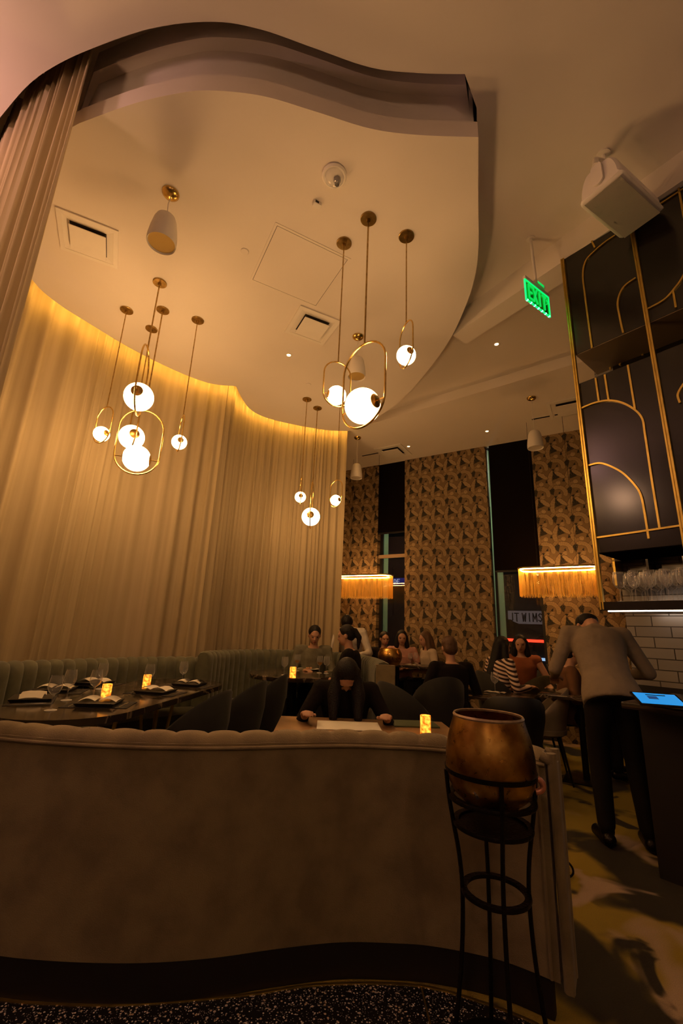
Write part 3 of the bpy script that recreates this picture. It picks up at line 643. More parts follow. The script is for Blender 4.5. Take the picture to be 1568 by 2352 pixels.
def letters(bm, s, x, y, z, h, w, d=.004, gap=.3, th=.2, sx=1):
    G = {'E': [(0, 0, 0, 1), (0, 1, 1, 1), (0, .5, .8, .5), (0, 0, 1, 0)], 'X': [(0, 0, 1, 1), (0, 1, 1, 0)], 'I': [(.5, 0, .5, 1)], 'T': [(.5, 0, .5, 1), (0, 1, 1, 1)],
         'J': [(.8, 1, .8, .2), (.8, .2, .5, 0), (.5, 0, .1, .15)], 'W': [(0, 1, .25, 0), (.25, 0, .5, .8), (.5, .8, .75, 0), (.75, 0, 1, 1)], 'M': [(0, 0, 0.05, 1), (0.05, 1, .5, .3), (.5, .3, .95, 1), (.95, 1, 1, 0)],
         'S': [(.95, .85, .5, 1), (.5, 1, .1, .78), (.1, .78, .9, .3), (.9, .3, .5, 0), (.5, 0, .05, .15)], 'D': [(0, 0, 0, 1), (0, 1, .6, .95), (.6, .95, 1, .5), (1, .5, .6, .05), (.6, .05, 0, 0)], '>': [(0, 1, .8, .5), (.8, .5, 0, 0)],
         'O': [(.5, 0, 0, .5), (0, .5, .5, 1), (.5, 1, 1, .5), (1, .5, .5, 0)]}
    for ch in s:
        if ch == ' ': x += sx * w * .6; continue
        for (a, b, c, e) in G[ch]:
            p = V(x + sx * a * w, y, z + b * h); q = V(x + sx * c * w, y, z + e * h); n = (q - p); n.normalize(); r = V(-n.z, 0, n.x) * h * th / 2; p -= n * h * th / 2; q += n * h * th / 2
            f = [bm.verts.new(v) for v in (p - r, p + r, q + r, q - r)]; g = [bm.verts.new(v + V(0, d, 0)) for v in (p - r, p + r, q + r, q - r)]
            bm.faces.new(f); bm.faces.new(g[::-1]); [bm.faces.new((f[i], f[(i + 1) % 4], g[(i + 1) % 4], g[i])) for i in range(4)]
        x += sx * w * (1 + gap)
    return x
bm = BM(); letters(bm, 'EXIT', -.122, -.008, -.165, .12, .046, .016, .38, .13); obj('lettering', bm, EXITG, t, smooth=False)
bm = BM(); letters(bm, '>', .125, -.008, -.10, .04, .03, .016, .25, .2); obj('arrow', bm, EXITG, t, smooth=False)
# ------------------------------------------------------------------ hanging bar shelves
Q0 = V(1.765, 2.948, 0); QU = V(.617, -.787, 0).normalized(); QB = V(-QU.y, QU.x, 0)          # along, back (away from us)
if QB.y < 0: QB = -QB
QA = atan2(QU.y, QU.x)
def qp(px, py, d=0.):            # photo point on the plane d behind the post plane -> (t, z)
    q = Q0 + QB * d; P = atpl(px, py, q, QB); return (P - Q0).dot(QU), P.z
ZS = 1.545
rk = thing('hanging_bar_shelf', 'tall black and brass Art Deco shelf unit hanging over the bar', 'bar shelf', tuple(Q0), QA)
SB = 1 if QB.dot(V(-sin(QA), cos(QA), 0)) > 0 else -1
# local frame: x along, y*SB backwards
def lb(bm, x0, x1, d0, d1, z0, z1, bev=0): add_box(bm, (x0, min(SB * d0, SB * d1), z0), (x1, max(SB * d0, SB * d1), z1), bev)
for k in range(4):
    bm = BM(); x = k * .502
    for xx in (x - .013, x + .003): lb(bm, xx, xx + .010, -.012, .010, ZS - .005, 4.42)
    lb(bm, x - .003, x + .003, -.006, .006, ZS, 4.42)
    obj('post', bm, TRIMB, rk, smooth=False)
for k in range(4):
    bm = BM(); x = k * .502; lb(bm, x - .012, x + .012, .36, .38, 1.60, 3.3); 
    if k: obj('rear_post', bm, TRIMB, rk, smooth=False)
    else: bm.free()
t1, z_u = qp(1318, 815); zlt = qp(1326.5, 881)[1]; zlb = qp(1366, 1233)[1]; zsk = qp(1368, 1270)[1]
bm = BM(); lb(bm, .012, 1.52, .01, .40, z_u, 4.42); obj('upper_cabinet', bm, LACQ, rk, smooth=False)
bm = BM(); lb(bm, .014, 1.52, .012, .40, z_u - .006, z_u - .0005); obj('bottom_panel', bm, pr('lit brown underside', (.16, .11, .06), .3), rk, smooth=False)  # brown tone puts the light on this underside into its colour
bm = BM(); lb(bm, .012, 1.52, .01, .40, zsk, zlt); obj('lower_cabinet', bm, LACQ, rk, smooth=False)
bm = BM(); lb(bm, .014, 1.52, .012, .40, zsk - .006, zsk - .0005); obj('bottom_panel', bm, pr('matte black', (.006, .005, .004), 1., spec=0.), rk, smooth=False)
bm = BM(); lb(bm, .14, 1.52, .37, .40, zlt, z_u); obj('back_panel', bm, LACQ, rk, smooth=False)
def strap(pts, d, w=.012, closed=False, smooth_=True):
    P = [V(t, 0, z) for t, z in pts]
    if smooth_ and len(P) > 2: P = crom([tuple(p) for p in P], 8)
    bm = BM(); n = len(P); A = []
    for i, p in enumerate(P):
        tg = (P[min(i + 1, n - 1)] - P[max(i - 1, 0)]).normalized(); nr = V(-tg.z, 0, tg.x) * w / 2
        A.append([bm.verts.new(V((p + nr * a).x, SB * (d + b), (p + nr * a).z)) for a, b in ((-1, 0), (1, 0), (1, .012), (-1, .012))])
    for a, b in zip(A, A[1:]):
        for k in range(4): bm.faces.new((a[k], a[(k + 1) % 4], b[(k + 1) % 4], b[k]))
    bm.faces.new(A[0]); bm.faces.new(A[-1][::-1])
    obj('brass_inlay', bm, TRIMB, rk, ang=60)
def qs(l, d=0): return [qp(*p, d) for p in l]
d = -.002
for l in ([(1412, 540), (1388, 556), (1365, 576), (1345, 598), (1338, 630), (1343, 680), (1359, 799)], [(1459, 637.6), (1430.6, 660), (1418, 693), (1423, 730), (1430.6, 764)], [(1358, 553), (1365.6, 568.6)],
          [(1481, 712), (1524, 688), (1550, 660), (1568, 634), (1580, 600)], [(1545, 667), (1551.6, 706)],
          [(1333, 938), (1365, 925), (1402, 919.5), (1440, 930), (1472, 957), (1481, 1000), (1496, 1100), (1514, 1212)],
          [(1350, 1069), (1381, 1064), (1425, 1083), (1458, 1115), (1472, 1140), (1480, 1180), (1489, 1237)],
          [(1368, 1235), (1460, 1222), (1560, 1207)], [(1367, 868), (1374.7, 922)], [(1388, 860), (1397, 919)], [(1441, 838), (1458, 942)],
          [(1561, 925), (1556, 905), (1570, 880)]):
    strap(qs(l), d)
for l in ([(1397, 800), (1402, 850)], [(1441, 808), (1430, 822), (1423, 839)], [(1470, 794), (1476, 817)]): strap(qs(l, .37), .358)
for l in ([(1503, 476), (1568, 433), (1600, 405)], [(1553, 405), (1570, 500)]): strap(qs(l), d)
for k in (2,):
    x = .502 * k
    strap([(x + .02, 2.9), (x + .25, 3.02), (x + .42, 2.85), (x + .42, 2.1)], d)
bm = BM(); lb(bm, -.005, 1.52, -.01, .42, ZS - .01, ZS + .045); 
tag(obj('shelf', bm, LACQ, rk, smooth=False), '', ''); del bpy.data.objects['shelf']['category']; del bpy.data.objects['shelf']['label']
bm = BM(); lb(bm, .03, 1.5, .0, .010, ZS - .018, ZS - .011); obj('strip_light', bm, LEDC, rk, smooth=False)
# wine glasses
def wineglass(h=.2, r=.04, wine=None, style='wine'):
    bm = BM()
    if style == 'coupe': prof = [(0, .003), (.033, .002), (.034, .004), (.006, .010), (.0035, .02), (.0035, h * .62), (.01, h * .66), (.035, h * .80), (r, h)]
    else: prof = [(0, .002), (r * .85, .001), (r * .86, .003), (.007, .009), (.0038, .02), (.0036, h * .40), (.008, h * .44), (r * .75, h * .52), (r, h * .66), (r * .95, h * .8), (r * .78, h)]
    add_lathe(bm, prof, 20); return bm
wg = None; ws = None
gi = 0
for row in range(4):
    for k in range(9):
        x = .10 + k * .088 + .04 * (row % 2); dd = .05 + row * .088
        if x > .9: continue
        P = Q0 + QU * x + QB * dd
        if wg is None:
            wg = obj('wine_glass', wineglass(.20, .036), GLASS, loc=(P.x, P.y, ZS + .045)); tag(wg, 'empty stemmed glass in the packed rows on the hanging bar shelf', 'wine glass', 'glasses on the hanging bar shelf')
        else:
            o = wg.copy(); o.location = (P.x, P.y, ZS + .045); COL.objects.link(o)
# ------------------------------------------------------------------ bar behind
def qw(t, d, z=0.): p = Q0 + QU * t + QB * d; return V(p.x, p.y, z)
DW = 1.9
tl = qp(1421, 1300, DW)[0]
tw = struct('wall_bar', (lambda b: (lb(b, tl, tl + 4, DW, DW + .1, .95, ZF), b)[1])(BM()), TILE, loc=Q0, rotz=QA, smooth=False)
struct('wall_bar', (lambda b: (lb(b, tl, tl + 4, DW, DW + .1, 0, .95), b)[1])(BM()), DARKP, loc=Q0, rotz=QA, smooth=False)
sh = thing('back_bar_rack', 'brass grid rack of open squares high on the tiled back bar', 'shelf rack', tuple(Q0), QA)
zr0, zr1 = qp(1480, 1352, DW)[1], qp(1480, 1262, DW)[1]
for k in range(8):
    bm = BM(); lb(bm, tl + .02 + k * .29, tl + .04 + k * .29, DW - .22, DW - .01, zr0, zr1 + .3); obj('upright', bm, TRIMB if k == 0 else LACQ, sh, smooth=False)
for k in range(5):
    bm = BM(); z = zr0 + k * (zr1 - zr0) / 3.; lb(bm, tl + .02, tl + 2.1, DW - .22, DW - .02, z, z + .02); obj('shelf_board', bm, LACQ, sh, smooth=False)
lt = tag(obj('strip_light', (lambda b: (lb(b, tl + .3, tl + 2.4, DW - .08, DW - .06, qp(1500, 1405, DW)[1], qp(1500, 1405, DW)[1] + .02), b)[1])(BM()), LEDC, loc=Q0, rotz=QA, smooth=False), 'white strip light across the tiled back bar wall', 'strip light')
bar = thing('bar_counter', 'dark bar counter under the hanging shelves at the right edge', 'bar', tuple(Q0), QA)
bm = BM(); lb(bm, .04, 2.4, .0, 1.0, .94, .98, .008); obj('counter_top', bm, pr('dark counter', (.03, .022, .02), .18), bar)
bm = BM(); lb(bm, .06, 2.4, .22, .95, 0, .94); obj('bar_front', bm, DARKP, bar, smooth=False)
# tablet
pc = at(1512, 1608, 1.02); tb = thing('tablet', 'tablet with glowing blue screen propped on the bar', 'tablet', (pc.x, pc.y, .981), radians(-16))
TM = Matrix.Rotation(radians(16), 3, 'X')
def tbox(lo, hi):
    b = BM(); add_box(b, lo, hi)
    for v in b.verts: v.co = TM @ v.co + V(0, 0, .045)
    return b
obj('body', tbox((-.12, -.085, -.012), (.12, .085, 0)), LACQ, tb, smooth=False); obj('screen', tbox((-.109, -.074, 0), (.109, .074, .0015)), SCRN, tb, smooth=False)
b = tbox((-.05, -.01, .0015), (.0, .03, .0022)); add_box(b, (0, 0, 0), (.0001, .0001, .0001)); obj('screen_text', b, em('screen text', (.02, .12, .4), .4, .02), tb, smooth=False)
b = BM(); add_box(b, (-.05, .04, 0), (.05, .07, .062)); obj('stand', b, LACQ, tb, smooth=False)
# ------------------------------------------------------------------ fringed lamps
def fringe_lamp(pa, pb, label, drop=.37, z=2.27, cordpx=None):
    A = at(*pa, z); B = at(*pb, z); dv = (B - A); L = dv.length; a = atan2(dv.y, dv.x); t = thing('fringe_lamp', label, 'pendant lamp', (A.x, A.y, z - drop), a)
    W = .34; bk = 1; r = .12; pts = []
    for (cx, cy, a0) in ((L - r, W - r, 0), (r, W - r, 90), (r, r, 180), (L - r, r, 270)):
        for k in range(7): q = radians(a0 + k * 15); pts.append(V(cx + r * cos(q), cy + r * sin(q), 0))
    bm = BM(); add_tube(bm, [p + V(0, 0, drop + .012) for p in pts], .012, 6, closed=True)
    add_tube(bm, [V(0, W / 2, drop + .012), V(L, W / 2, drop + .012)], .008, 6); obj('frame', bm, TRIMB, t)
    ins = [V(L / 2, W / 2, 0) + (p - V(L / 2, W / 2, 0)) * .95 for p in pts]
    bm = BM(); add_tube(bm, [p + V(0, 0, drop - .006) for p in ins], .006, 5, closed=True); obj('light_strip', bm, LEDF, t)
    loop = resamp([p for p in pts] + [pts[0]], .0052); bm = BM()
    for p in loop:
        w = .0016; ln = drop * random.uniform(.94, 1.02); q = V(random.uniform(-.004, .004), random.uniform(-.004, .004), 0)
        tp = [bm.verts.new(p + V(w * cos(x), w * sin(x), drop)) for x in (0, 2.1, 4.2)]; bt = [bm.verts.new(p + q + V(w * cos(x), w * sin(x), drop - ln)) for x in (0, 2.1, 4.2)]
        for k in range(3): bm.faces.new((tp[k], tp[(k + 1) % 3], bt[(k + 1) % 3], bt[k]))
    o = obj('fringe', bm, FRNG, t, smooth=False); o['kind'] = 'stuff'
    for x in (.25, .75):
        bm = BM(); add_tube(bm, [V(L * x, W / 2, drop + .01), V(L * x, W / 2, ZF - z + drop)], .0025, 5); obj('cord', bm, BLKM, t)
    return t
fringe_lamp((1186, 1306), (1373, 1299), 'long golden fringed pendant lamp over the window tables beside the bar post')
fringe_lamp((762, 1323), (890, 1320), 'long golden fringed pendant lamp next to the end of the curtain')
# ------------------------------------------------------------------ channel-tufted seating
def channels(path, z0, z1, th, w=.115, side=1, bul=.022, top=True, back=True):
    """tufted back; side = direction of the padded face from the path"""
    P = resamp(path, w / 8); N = normals2(P); bm = BM(); rows = []
    for i, (p, n) in enumerate(zip(P, N)):
        q = abs(sin(pi * i / 8)) ** .55; b = bul * q; n = n * side
        prof = [(th * .55 + b, z0), (th * .55 + b, z1 - .10), (th * .5 + b, z1 - .04), (th * .3 + b * .6, z1 - .008 + b * .5), (0, z1 + b * .75), (-th * .3 - b * .3, z1 - .008 + b * .5), (-th * .48 - b * .2, z1 - .04), (-th * .45, z1 - .055)]
        if back: prof += [(-th * .45, z0)]
        rows.append([bm.verts.new(p + n * a + V(0, 0, z)) for a, z in prof])
    for A, B in zip(rows, rows[1:]):
        for k in range(len(A) - 1): bm.faces.new((A[k], A[k + 1], B[k + 1], B[k]))
    for r in (rows[0], rows[-1]): bm.faces.new(r)
    return bm
def bench(path, d0, d1, z0, z1):
    bm = BM(); P = resamp(path, .06); N = normals2(P); rows = []
    for p, n in zip(P, N):
        rows.append([bm.verts.new(p + n * a + V(0, 0, z)) for a, z in ((d0, z0), (d0, z1), ((d0 + d1) / 2, z1 + .012), (d1 - .03 * (1 if d1 > 0 else -1), z1), (d1, z1 - .04), (d1, z0))])
    for A, B in zip(rows, rows[1:]):
        for k in range(5): bm.faces.new((A[k], A[k + 1], B[k + 1], B[k]))
    for r in (rows[0], rows[-1]): bm.faces.new(r)
    return bm
# foreground banquette
FT = .885
fp = crom([(-2.5, 2.42), (-2.0, 2.16), (-1.6, 2.07), (-1.42, 2.03), (-1.186, 1.994), (-.937, 1.98), (-.67, 1.989), (-.425, 2.027), (-.172, 2.094), (.067, 2.145), (.278, 2.153), (.451, 2.143), (.691, 2.081), (.885, 1.965)], 10)
fb = thing('curved_banquette', 'big beige velvet banquette back curving across the foreground with scalloped top', 'banquette', (0, 0, 0))
bm = BM(); add_wall(bm, resamp(fp, .03), .125, FT - .03, -.0, .05); obj('outer_panel', bm, VELG, fb, ang=30)
bm = channels([p + n * .055 for p, n in zip(resamp(fp, .02), normals2(resamp(fp, .02)))], .40, FT, .11, .135, side=1, bul=.016); obj('tufted_back', bm, VELG, fb, ang=50)
bm = BM(); pp = offset(resamp(fp, .03), -.006); add_tube(bm, [p + V(0, 0, FT - .045) for p in pp], .007, 8); obj('piping', bm, VELG, fb)
bm = BM(); add_wall(bm, resamp(fp, .03)[:-1], .002, .125, .006, .05); obj('plinth', bm, DARKP, fb, ang=30)
e = fp[-1]; en = normals2(fp)[-1]; et = (fp[-1] - fp[-2]).normalized()
bm = BM(); pts = [e + et * .012 + V(0, 0, .11), e + et * .012 + V(0, 0, FT - .06), e + et * .004 + V(0, 0, FT - .03), e - et * .03 + V(0, 0, FT - .012)]; add_tube(bm, crom([tuple(p) for p in pts], 6), .019, 10)
pts = [p + en * .10 for p in pts]; add_tube(bm, crom([tuple(p) for p in pts], 6), .019, 10); add_prism(bm, [e, e + et * .026, e + et * .026 + en * .10, e + en * .10], .10, FT - .04); obj('end_panel', bm, VELG, fb)
bm = BM(); q = e - et * .045 - en * .007; add_tube(bm, [q + V(0, 0, .13), q + V(0, 0, FT - .05)], .006, 8); obj('piping', bm, VELG, fb)
bm = bench(fp[20:-16], .11, .55, .20, .46); obj('seat', bm, VELT, fb)
# left booth
LT = .985
lp = crom([(-2.55, 2.85), (-2.68, 3.2), (-2.62, 3.55), (-2.42, 3.95), (-2.08, 4.55), (-1.75, 4.93), (-1.42, 5.12)], 12)
lbn = thing('tufted_banquette', 'dark green-grey channel-tufted banquette behind the long marble table', 'banquette', (0, 0, 0))
bm = channels(lp, .45, LT, .12, .105, side=-1, bul=.02); obj('tufted_back', bm, VELT, lbn, ang=50)
bm = bench(lp, -.06, -.52, .09, .50); obj('seat', bm, VELT, lbn)
# round booth
RT = 1.05
rp = crom([(-1.42, 4.95), (-1.36, 5.3), (-1.22, 5.65), (-.9, 6.06), (-.5, 6.24), (-.1, 6.18), (.22, 5.88), (.40, 5.35), (.46, 4.85), (.47, 4.40)], 12)
rb = thing('round_booth', 'round channel-tufted velvet booth wrapped behind the round marble table', 'banquette', (0, 0, 0))
bm = channels(rp, .45, RT, .13, .105, side=-1, bul=.02); obj('tufted_back', bm, VELT, rb, ang=50)
bm = bench(rp, -.07, -.5, .09, .52); obj('seat', bm, VELT, rb)
e = rp[-1]; bm = BM(); add_wall(bm, [V(.47, 4.395, 0), V(.47, 4.36, 0)], .09, RT - .01, -.08, .10); add_wall(bm, resamp([V(p.x, p.y, 0) for p in rp[60:]], .05), .09, RT - .05, .055, .075); obj('end_panel', bm, VELG, rb)
# ------------------------------------------------------------------ tables
def stadium(c0, c1, r, n=16):
    d = (c1 - c0).normalized(); a0 = atan2(d.y, d.x); pts = []
    for k in range(n + 1): a = a0 - pi / 2 + pi * k / n; pts.append(c1 + V(r * cos(a), r * sin(a), 0))
    for k in range(n + 1): a = a0 + pi / 2 + pi * k / n; pts.append(c0 + V(r * cos(a), r * sin(a), 0))
    return pts
TZ = .80
CA, CB = V(-1.66, 2.99, 0), V(-1.47, 4.34, 0)
lt_ = thing('marble_table', 'long dark marble table with rounded ends set for six', 'table', ((CA.x + CB.x) / 2, (CA.y + CB.y) / 2, .09))
o0 = V(lt_.location.x, lt_.location.y, .09)
bm = BM(); add_prism(bm, [p - V(o0.x, o0.y, 0) for p in stadium(CA, CB, .42)], TZ - .04 - .09, TZ - .09); bmesh.ops.bevel(bm, geom=[e for e in bm.edges if abs(e.verts[0].co.z - e.verts[1].co.z) < 1e-5 and len(e.link_faces) == 2 and e.calc_face_angle(0) > .5], offset=.004, segments=2, affect='EDGES'); obj('table_top', bm, MARB, lt_, ang=30)
for c in (CA + V(.05, .25, 0), CB - V(.05, .25, 0)):
    bm = BM()
    for k in range(4): a = k * pi / 2 + .4; p = V(c.x - o0.x, c.y - o0.y, 0); add_tube(bm, [p + V(.20 * cos(a), .20 * sin(a), 0), p + V(.10 * cos(a), .10 * sin(a), .35), p + V(.14 * cos(a), .14 * sin(a), TZ - .13)], .014, 8)
    add_lathe(bm, [(0, 0), (.24, 0), (.24, .01), (0, .012)], 28, (c.x - o0.x, c.y - o0.y, 0)); obj('pedestal', bm, TRIMB, lt_)
RZ = .85; RC = V(-.47, 5.24, 0)
rt_ = thing('round_table', 'round dark marble table in the tufted booth', 'table', (RC.x, RC.y, .09))
bm = BM(); add_lathe(bm, [(0, RZ - .09), (.485, RZ - .09), (.49, RZ - .095), (.49, RZ - .128), (.485, RZ - .135), (0, RZ - .135)], 56); obj('table_top', bm, MARB, rt_)
bm = BM(); add_lathe(bm, [(0, 0), (.3, 0), (.3, .015), (.06, .03), (.05, RZ - .15), (.12, RZ - .137), (0, RZ - .136)], 32); obj('pedestal', bm, BLKM, rt_)
def rect_table(name, c, sx, sy, z, rot, mat, label, th=.03, legmat=BLKM):
    t = thing(name, label, 'table', (c.x, c.y, 0), rot); bm = BM(); add_box(bm, (-sx / 2, -sy / 2, z - th), (sx / 2, sy / 2, z), .004); obj('table_top', bm, mat, t)
    bm = BM(); add_box(bm, (-.2, -.2, 0), (.2, .2, .012), .003); add_tube(bm, [V(0, 0, .01), V(0, 0, z - th)], .03, 12); add_box(bm, (-.15, -.15, z - th - .01), (.15, .15, z - th)); obj('pedestal', bm, legmat, t); return t
nt_c = V(.21, 2.99, 0)
rect_table('wood_table', nt_c, 1.12, .62, .75, radians(1.5), WOOD, 'oak table top just behind the foreground banquette')
TB = [('right', V(1.72, 4.98, 0), .75, .72, .75, WANG, 'small dark table with one glass and two napkins behind the brass pot'),
      ('far', V(.93, 6.86, 0), 1.05, .5, .90, WANG, 'far dark table below the middle wallpaper panel'),
      ('side', V(2.55, 4.85, 0), .7, .7, .80, WANG, 'small dark table holding the coupe glass near the bar')]
for nm, c, sx, sy, z, r_, lab in TB: rect_table('dark_table', c, sx, sy, z, r_, MARB, lab)
# ------------------------------------------------------------------ table ware
cnd = None
def candle(px, py, z, label, h=.105, r=.032):
    global cnd
    p = at(px, py, z)
    if cnd is None:
        t = thing('candle_holder', label, 'candle', (p.x, p.y, z), 0, 'glowing amber candle holders')
        bm = BM(); add_lathe(bm, [(0, .0005), (r, .0005), (r, h), (r - .003, h), (r - .003, .02), (0, .02)], 20); obj('glass', bm, CANDL, t)
        bm = BM(); add_lathe(bm, [(0, .021), (r - .006, .021), (r - .006, .03), (0, .03)], 16); obj('wax', bm, em('flame', (1, .45, .08), 8.), t)
        cnd = t; return t
    return dup(cnd, (p.x, p.y, z), 0, label)
candle(241, 1608, TZ, 'glowing candle holder near the middle of the long marble table')
candle(335, 1580, TZ, 'glowing candle holder further along the long marble table')
candle(671.5, 1557, RZ, 'glowing candle holder on the round marble table')
candle(977, 1686, .75, 'glowing candle holder beside the green menu on the oak table')
candle(1089, 1592, .75, 'glowing candle holder on the small dark table behind the brass pot')
gls = {}
def glass(px, py, z, label, h=.2, r=.04, kind='wine', wine=False):
    p = at(px, py, z); key = (h, r, kind, wine)
    if key not in gls:
        g = obj('wine_glass', wineglass(h, r, None, kind), GLASS, loc=(p.x, p.y, z)); tag(g, label, 'wine glass', 'glasses on the dining tables')
        if wine:
            bm = BM(); add_lathe(bm, [(0, h * .46), (r * .70, h * .53), (r * .9, h * .6), (r * .92, h * .64), (0, h * .64)] if kind == 'wine' else [(0, h * .68), (.032, h * .80), (r * .93, h * .95), (0, h * .95)], 18); obj('drink', bm, WINE, g)
        gls[key] = g; return g
    return dup(gls[key], (p.x, p.y, z), 0, label)
for (px, py), lb_ in (((116, 1632), 'clear wine glass at the near rounded end of the long marble table'), ((152, 1609), 'clear wine glass second from the near end of the long marble table'), ((229, 1583), 'clear wine glass at the back setting of the long marble table'), ((212, 1609), 'clear wine glass just left of the nearer candle on the long table'), ((338, 1584), 'clear wine glass just right of the further candle on the long table'), ((417, 1572), 'clear wine glass at the far right end of the long marble table')):
    glass(px, py, TZ, lb_)
glass(652, 1551, RZ, 'clear glass left of the candle on the round table', .19, .038)
glass(681, 1541, RZ, 'glass of white wine in front of the man in the grey-green sweater', .19, .038, 'wine', True)
glass(733, 1546, RZ, 'glass of white wine on the right side of the round table', .19, .038, 'wine', True)
glass(749, 1547, RZ, 'clear glass nearest the ponytailed woman on the round table', .19, .038)
glass(1137, 1590, .75, 'tall clear glass standing on a napkin on the small dark table', .21, .042)
glass(955, 1524, .90, 'small clear glass on the far table below the wallpaper', .16, .034)
glass(942, 1526, .90, 'small clear tumbler-like glass left on the far table', .16, .034)
glass(1266, 1560, .80, 'coupe glass with a pale cocktail near the bar', .20, .052, 'coupe', True)
glass(1284, 1556, .80, 'clear wine glass right of the coupe cocktail', .17, .036)
st = None
def setting(px, py, z, rot, label):
    global st
    p = at(px, py, z)
    if st is None:
        t = thing('place_setting', label, 'place setting', (p.x, p.y, z), rot, 'place settings on the long table')
        bm = BM(); add_box(bm, (-.20, -.13, .0005), (.20, .13, .003), .001); obj('placemat', bm, pr('black mat', (.015, .012, .011), .7), t)
        bm = BM(); add_box(bm, (-.11, -.11, .003), (.11, .11, .012), .004)
        for v in bm.verts:
            if v.co.z > .008: v.co.x *= 1.12; v.co.y *= 1.12; v.co.z += .014
        obj('plate', bm, PLATE, t)
        bm = BM()
        for s in (-1, 1):
            n = 8; R_ = []
            for i in range(n + 1):
                u = i / n; x = s * (.01 + .105 * u); zz = .028 + .018 * sin(pi * u) + .006 * (1 - u)
                R_.append([bm.verts.new((x, y * (1 - .15 * u), zz + k)) for y, k in ((-.075, 0), (-.03, .006), (.03, .006), (.075, 0))])
            for A, B in zip(R_, R_[1:]):
                for k in range(3): bm.faces.new((A[k], A[k + 1], B[k + 1], B[k]))
            for k, q in ((0, -.003),): pass
        ret = bmesh.ops.solidify(bm, geom=bm.faces[:], thickness=.005); obj('napkin', bm, NAPK, t)
        bm = BM(); add_box(bm, (.145, -.10, .003), (.152, .10, .006), .001); add_box(bm, (.140, .03, .003), (.158, .10, .005), .001); obj('knife', bm, STEEL, t)
        bm = BM(); add_box(bm, (-.155, -.10, .003), (-.149, .05, .006), .001)
        for k in range(4): add_box(bm, (-.162 + k * .0062, .05, .004), (-.159 + k * .0062, .10, .006))
        add_box(bm, (-.162, .045, .004), (-.1405, .055, .006)); obj('fork', bm, STEEL, t)
        st = t; return t
    return dup(st, (p.x, p.y, z), rot, label)
ta = atan2((CB - CA).y, (CB - CA).x)
for (px, py, r_), lab in (((74, 1609, ta - pi + .6), 'place setting with folded napkin at the near left end of the long table'), ((128, 1588, ta + pi / 2 + .4), 'place setting second along the booth side of the long table'), ((217, 1572, ta + pi / 2 + .1), 'place setting third along the booth side, behind a wine glass'),
                  ((229, 1619, ta - pi / 2 + .3), 'place setting just in front of the nearer candle on the long table'), ((358, 1592, ta - pi / 2), 'place setting on the chair side by the further candle'), ((436, 1575, ta - pi / 2), 'place setting at the far end of the long table on the chair side')):
    setting(px, py, TZ, r_, lab)
def napkin(px, py, z, rot, label, s=1.):
    p = at(px, py, z); bm = BM(); n = 10; rows = []
    for i in range(n + 1):
        x = (-.11 + .22 * i / n) * s; rows.append([bm.verts.new((x, y * s, .004 + .012 * abs(sin(i * .9)) * (1 - abs(y) * 6))) for y in (-.06, -.02, .02, .06)])
    for A, B in zip(rows, rows[1:]):
        for k in range(3): bm.faces.new((A[k], A[k + 1], B[k + 1], B[k]))
    bmesh.ops.solidify(bm, geom=bm.faces[:], thickness=.004); return tag(obj('napkin', bm, NAPK, loc=(p.x, p.y, z + .001), rotz=rot), label, 'napkin')
napkin(1136, 1591, .75, WANG, 'white napkin lying under the tall glass on the small dark table')
napkin(1178, 1579, .75, WANG + .1, 'crumpled white napkin at the back edge of the small dark table')
napkin(948, 1528, .90, WANG, 'white napkin lying beside the gold bowl on the far table'); napkin(976, 1524, .90, WANG + .2, 'folded white napkin at the right end of the far table')
napkin(1288, 1574, .80, WANG, 'pinkish white napkin in front of the coupe glass near the bar')
p = at(708, 1539, RZ); t = thing('dinner_plate', 'pale plate with a little food on the round marble table', 'plate', (p.x, p.y, RZ))
bm = BM(); add_lathe(bm, [(0, .004), (.08, .004), (.13, .016), (.135, .018), (.13, .020), (.08, .008), (0, .008)], 32); obj('plate', bm, WPLATE, t)
bm = BM()
for k in range(9): a = k * 2.4; add_sphere(bm, (.012 * k ** .5 * cos(a), .012 * k ** .5 * sin(a), .016 + .004 * (k % 3)), .012, 10)
obj('food', bm, pr('garnish', (.5, .25, .12), .7), t)
# oak table: menus and shaker
def slab(name, px, py, z, sx, sy, th, rot, mat, label, cat):
    p = at(px, py, z); bm = BM(); add_box(bm, (-sx / 2, -sy / 2, 0), (sx / 2, sy / 2, th), min(.001, th / 3)); return tag(obj(name, bm, mat, loc=(p.x, p.y, z + .001), rotz=rot), label, cat)
slab('menu', 950, 1664, .75, .30, .20, .008, .05, MENUG, 'closed green menu lying right of the reader on the oak table', 'menu')
p = at(957, 1692, .75)
slab('paper_menu', 905, 1690, .75, .20, .10, .002, .1, MENUW, 'thin paper menu close to the candle on the oak table', 'menu')
# gold bowl
def bowl_prof(R, H, rim): return [(0, .004), (R * .45, 0), (R * .72, H * .10), (R * .93, H * .32), (R, H * .52), (R * .97, H * .74), (rim, H - .004), (rim - .004, H), (rim - .010, H - .004), (R * .93, H * .74), (R * .955, H * .52), (R * .88, H * .3), (R * .6, H * .12), (0, .02)]
p = at(895, 1531, .90); bm = BM(); add_lathe(bm, bowl_prof(.165, .23, .13), 40); tag(obj('gold_bowl', bm, POTM, loc=(p.x, p.y, .905)), 'round gold bowl standing on the far dark table', 'bowl')
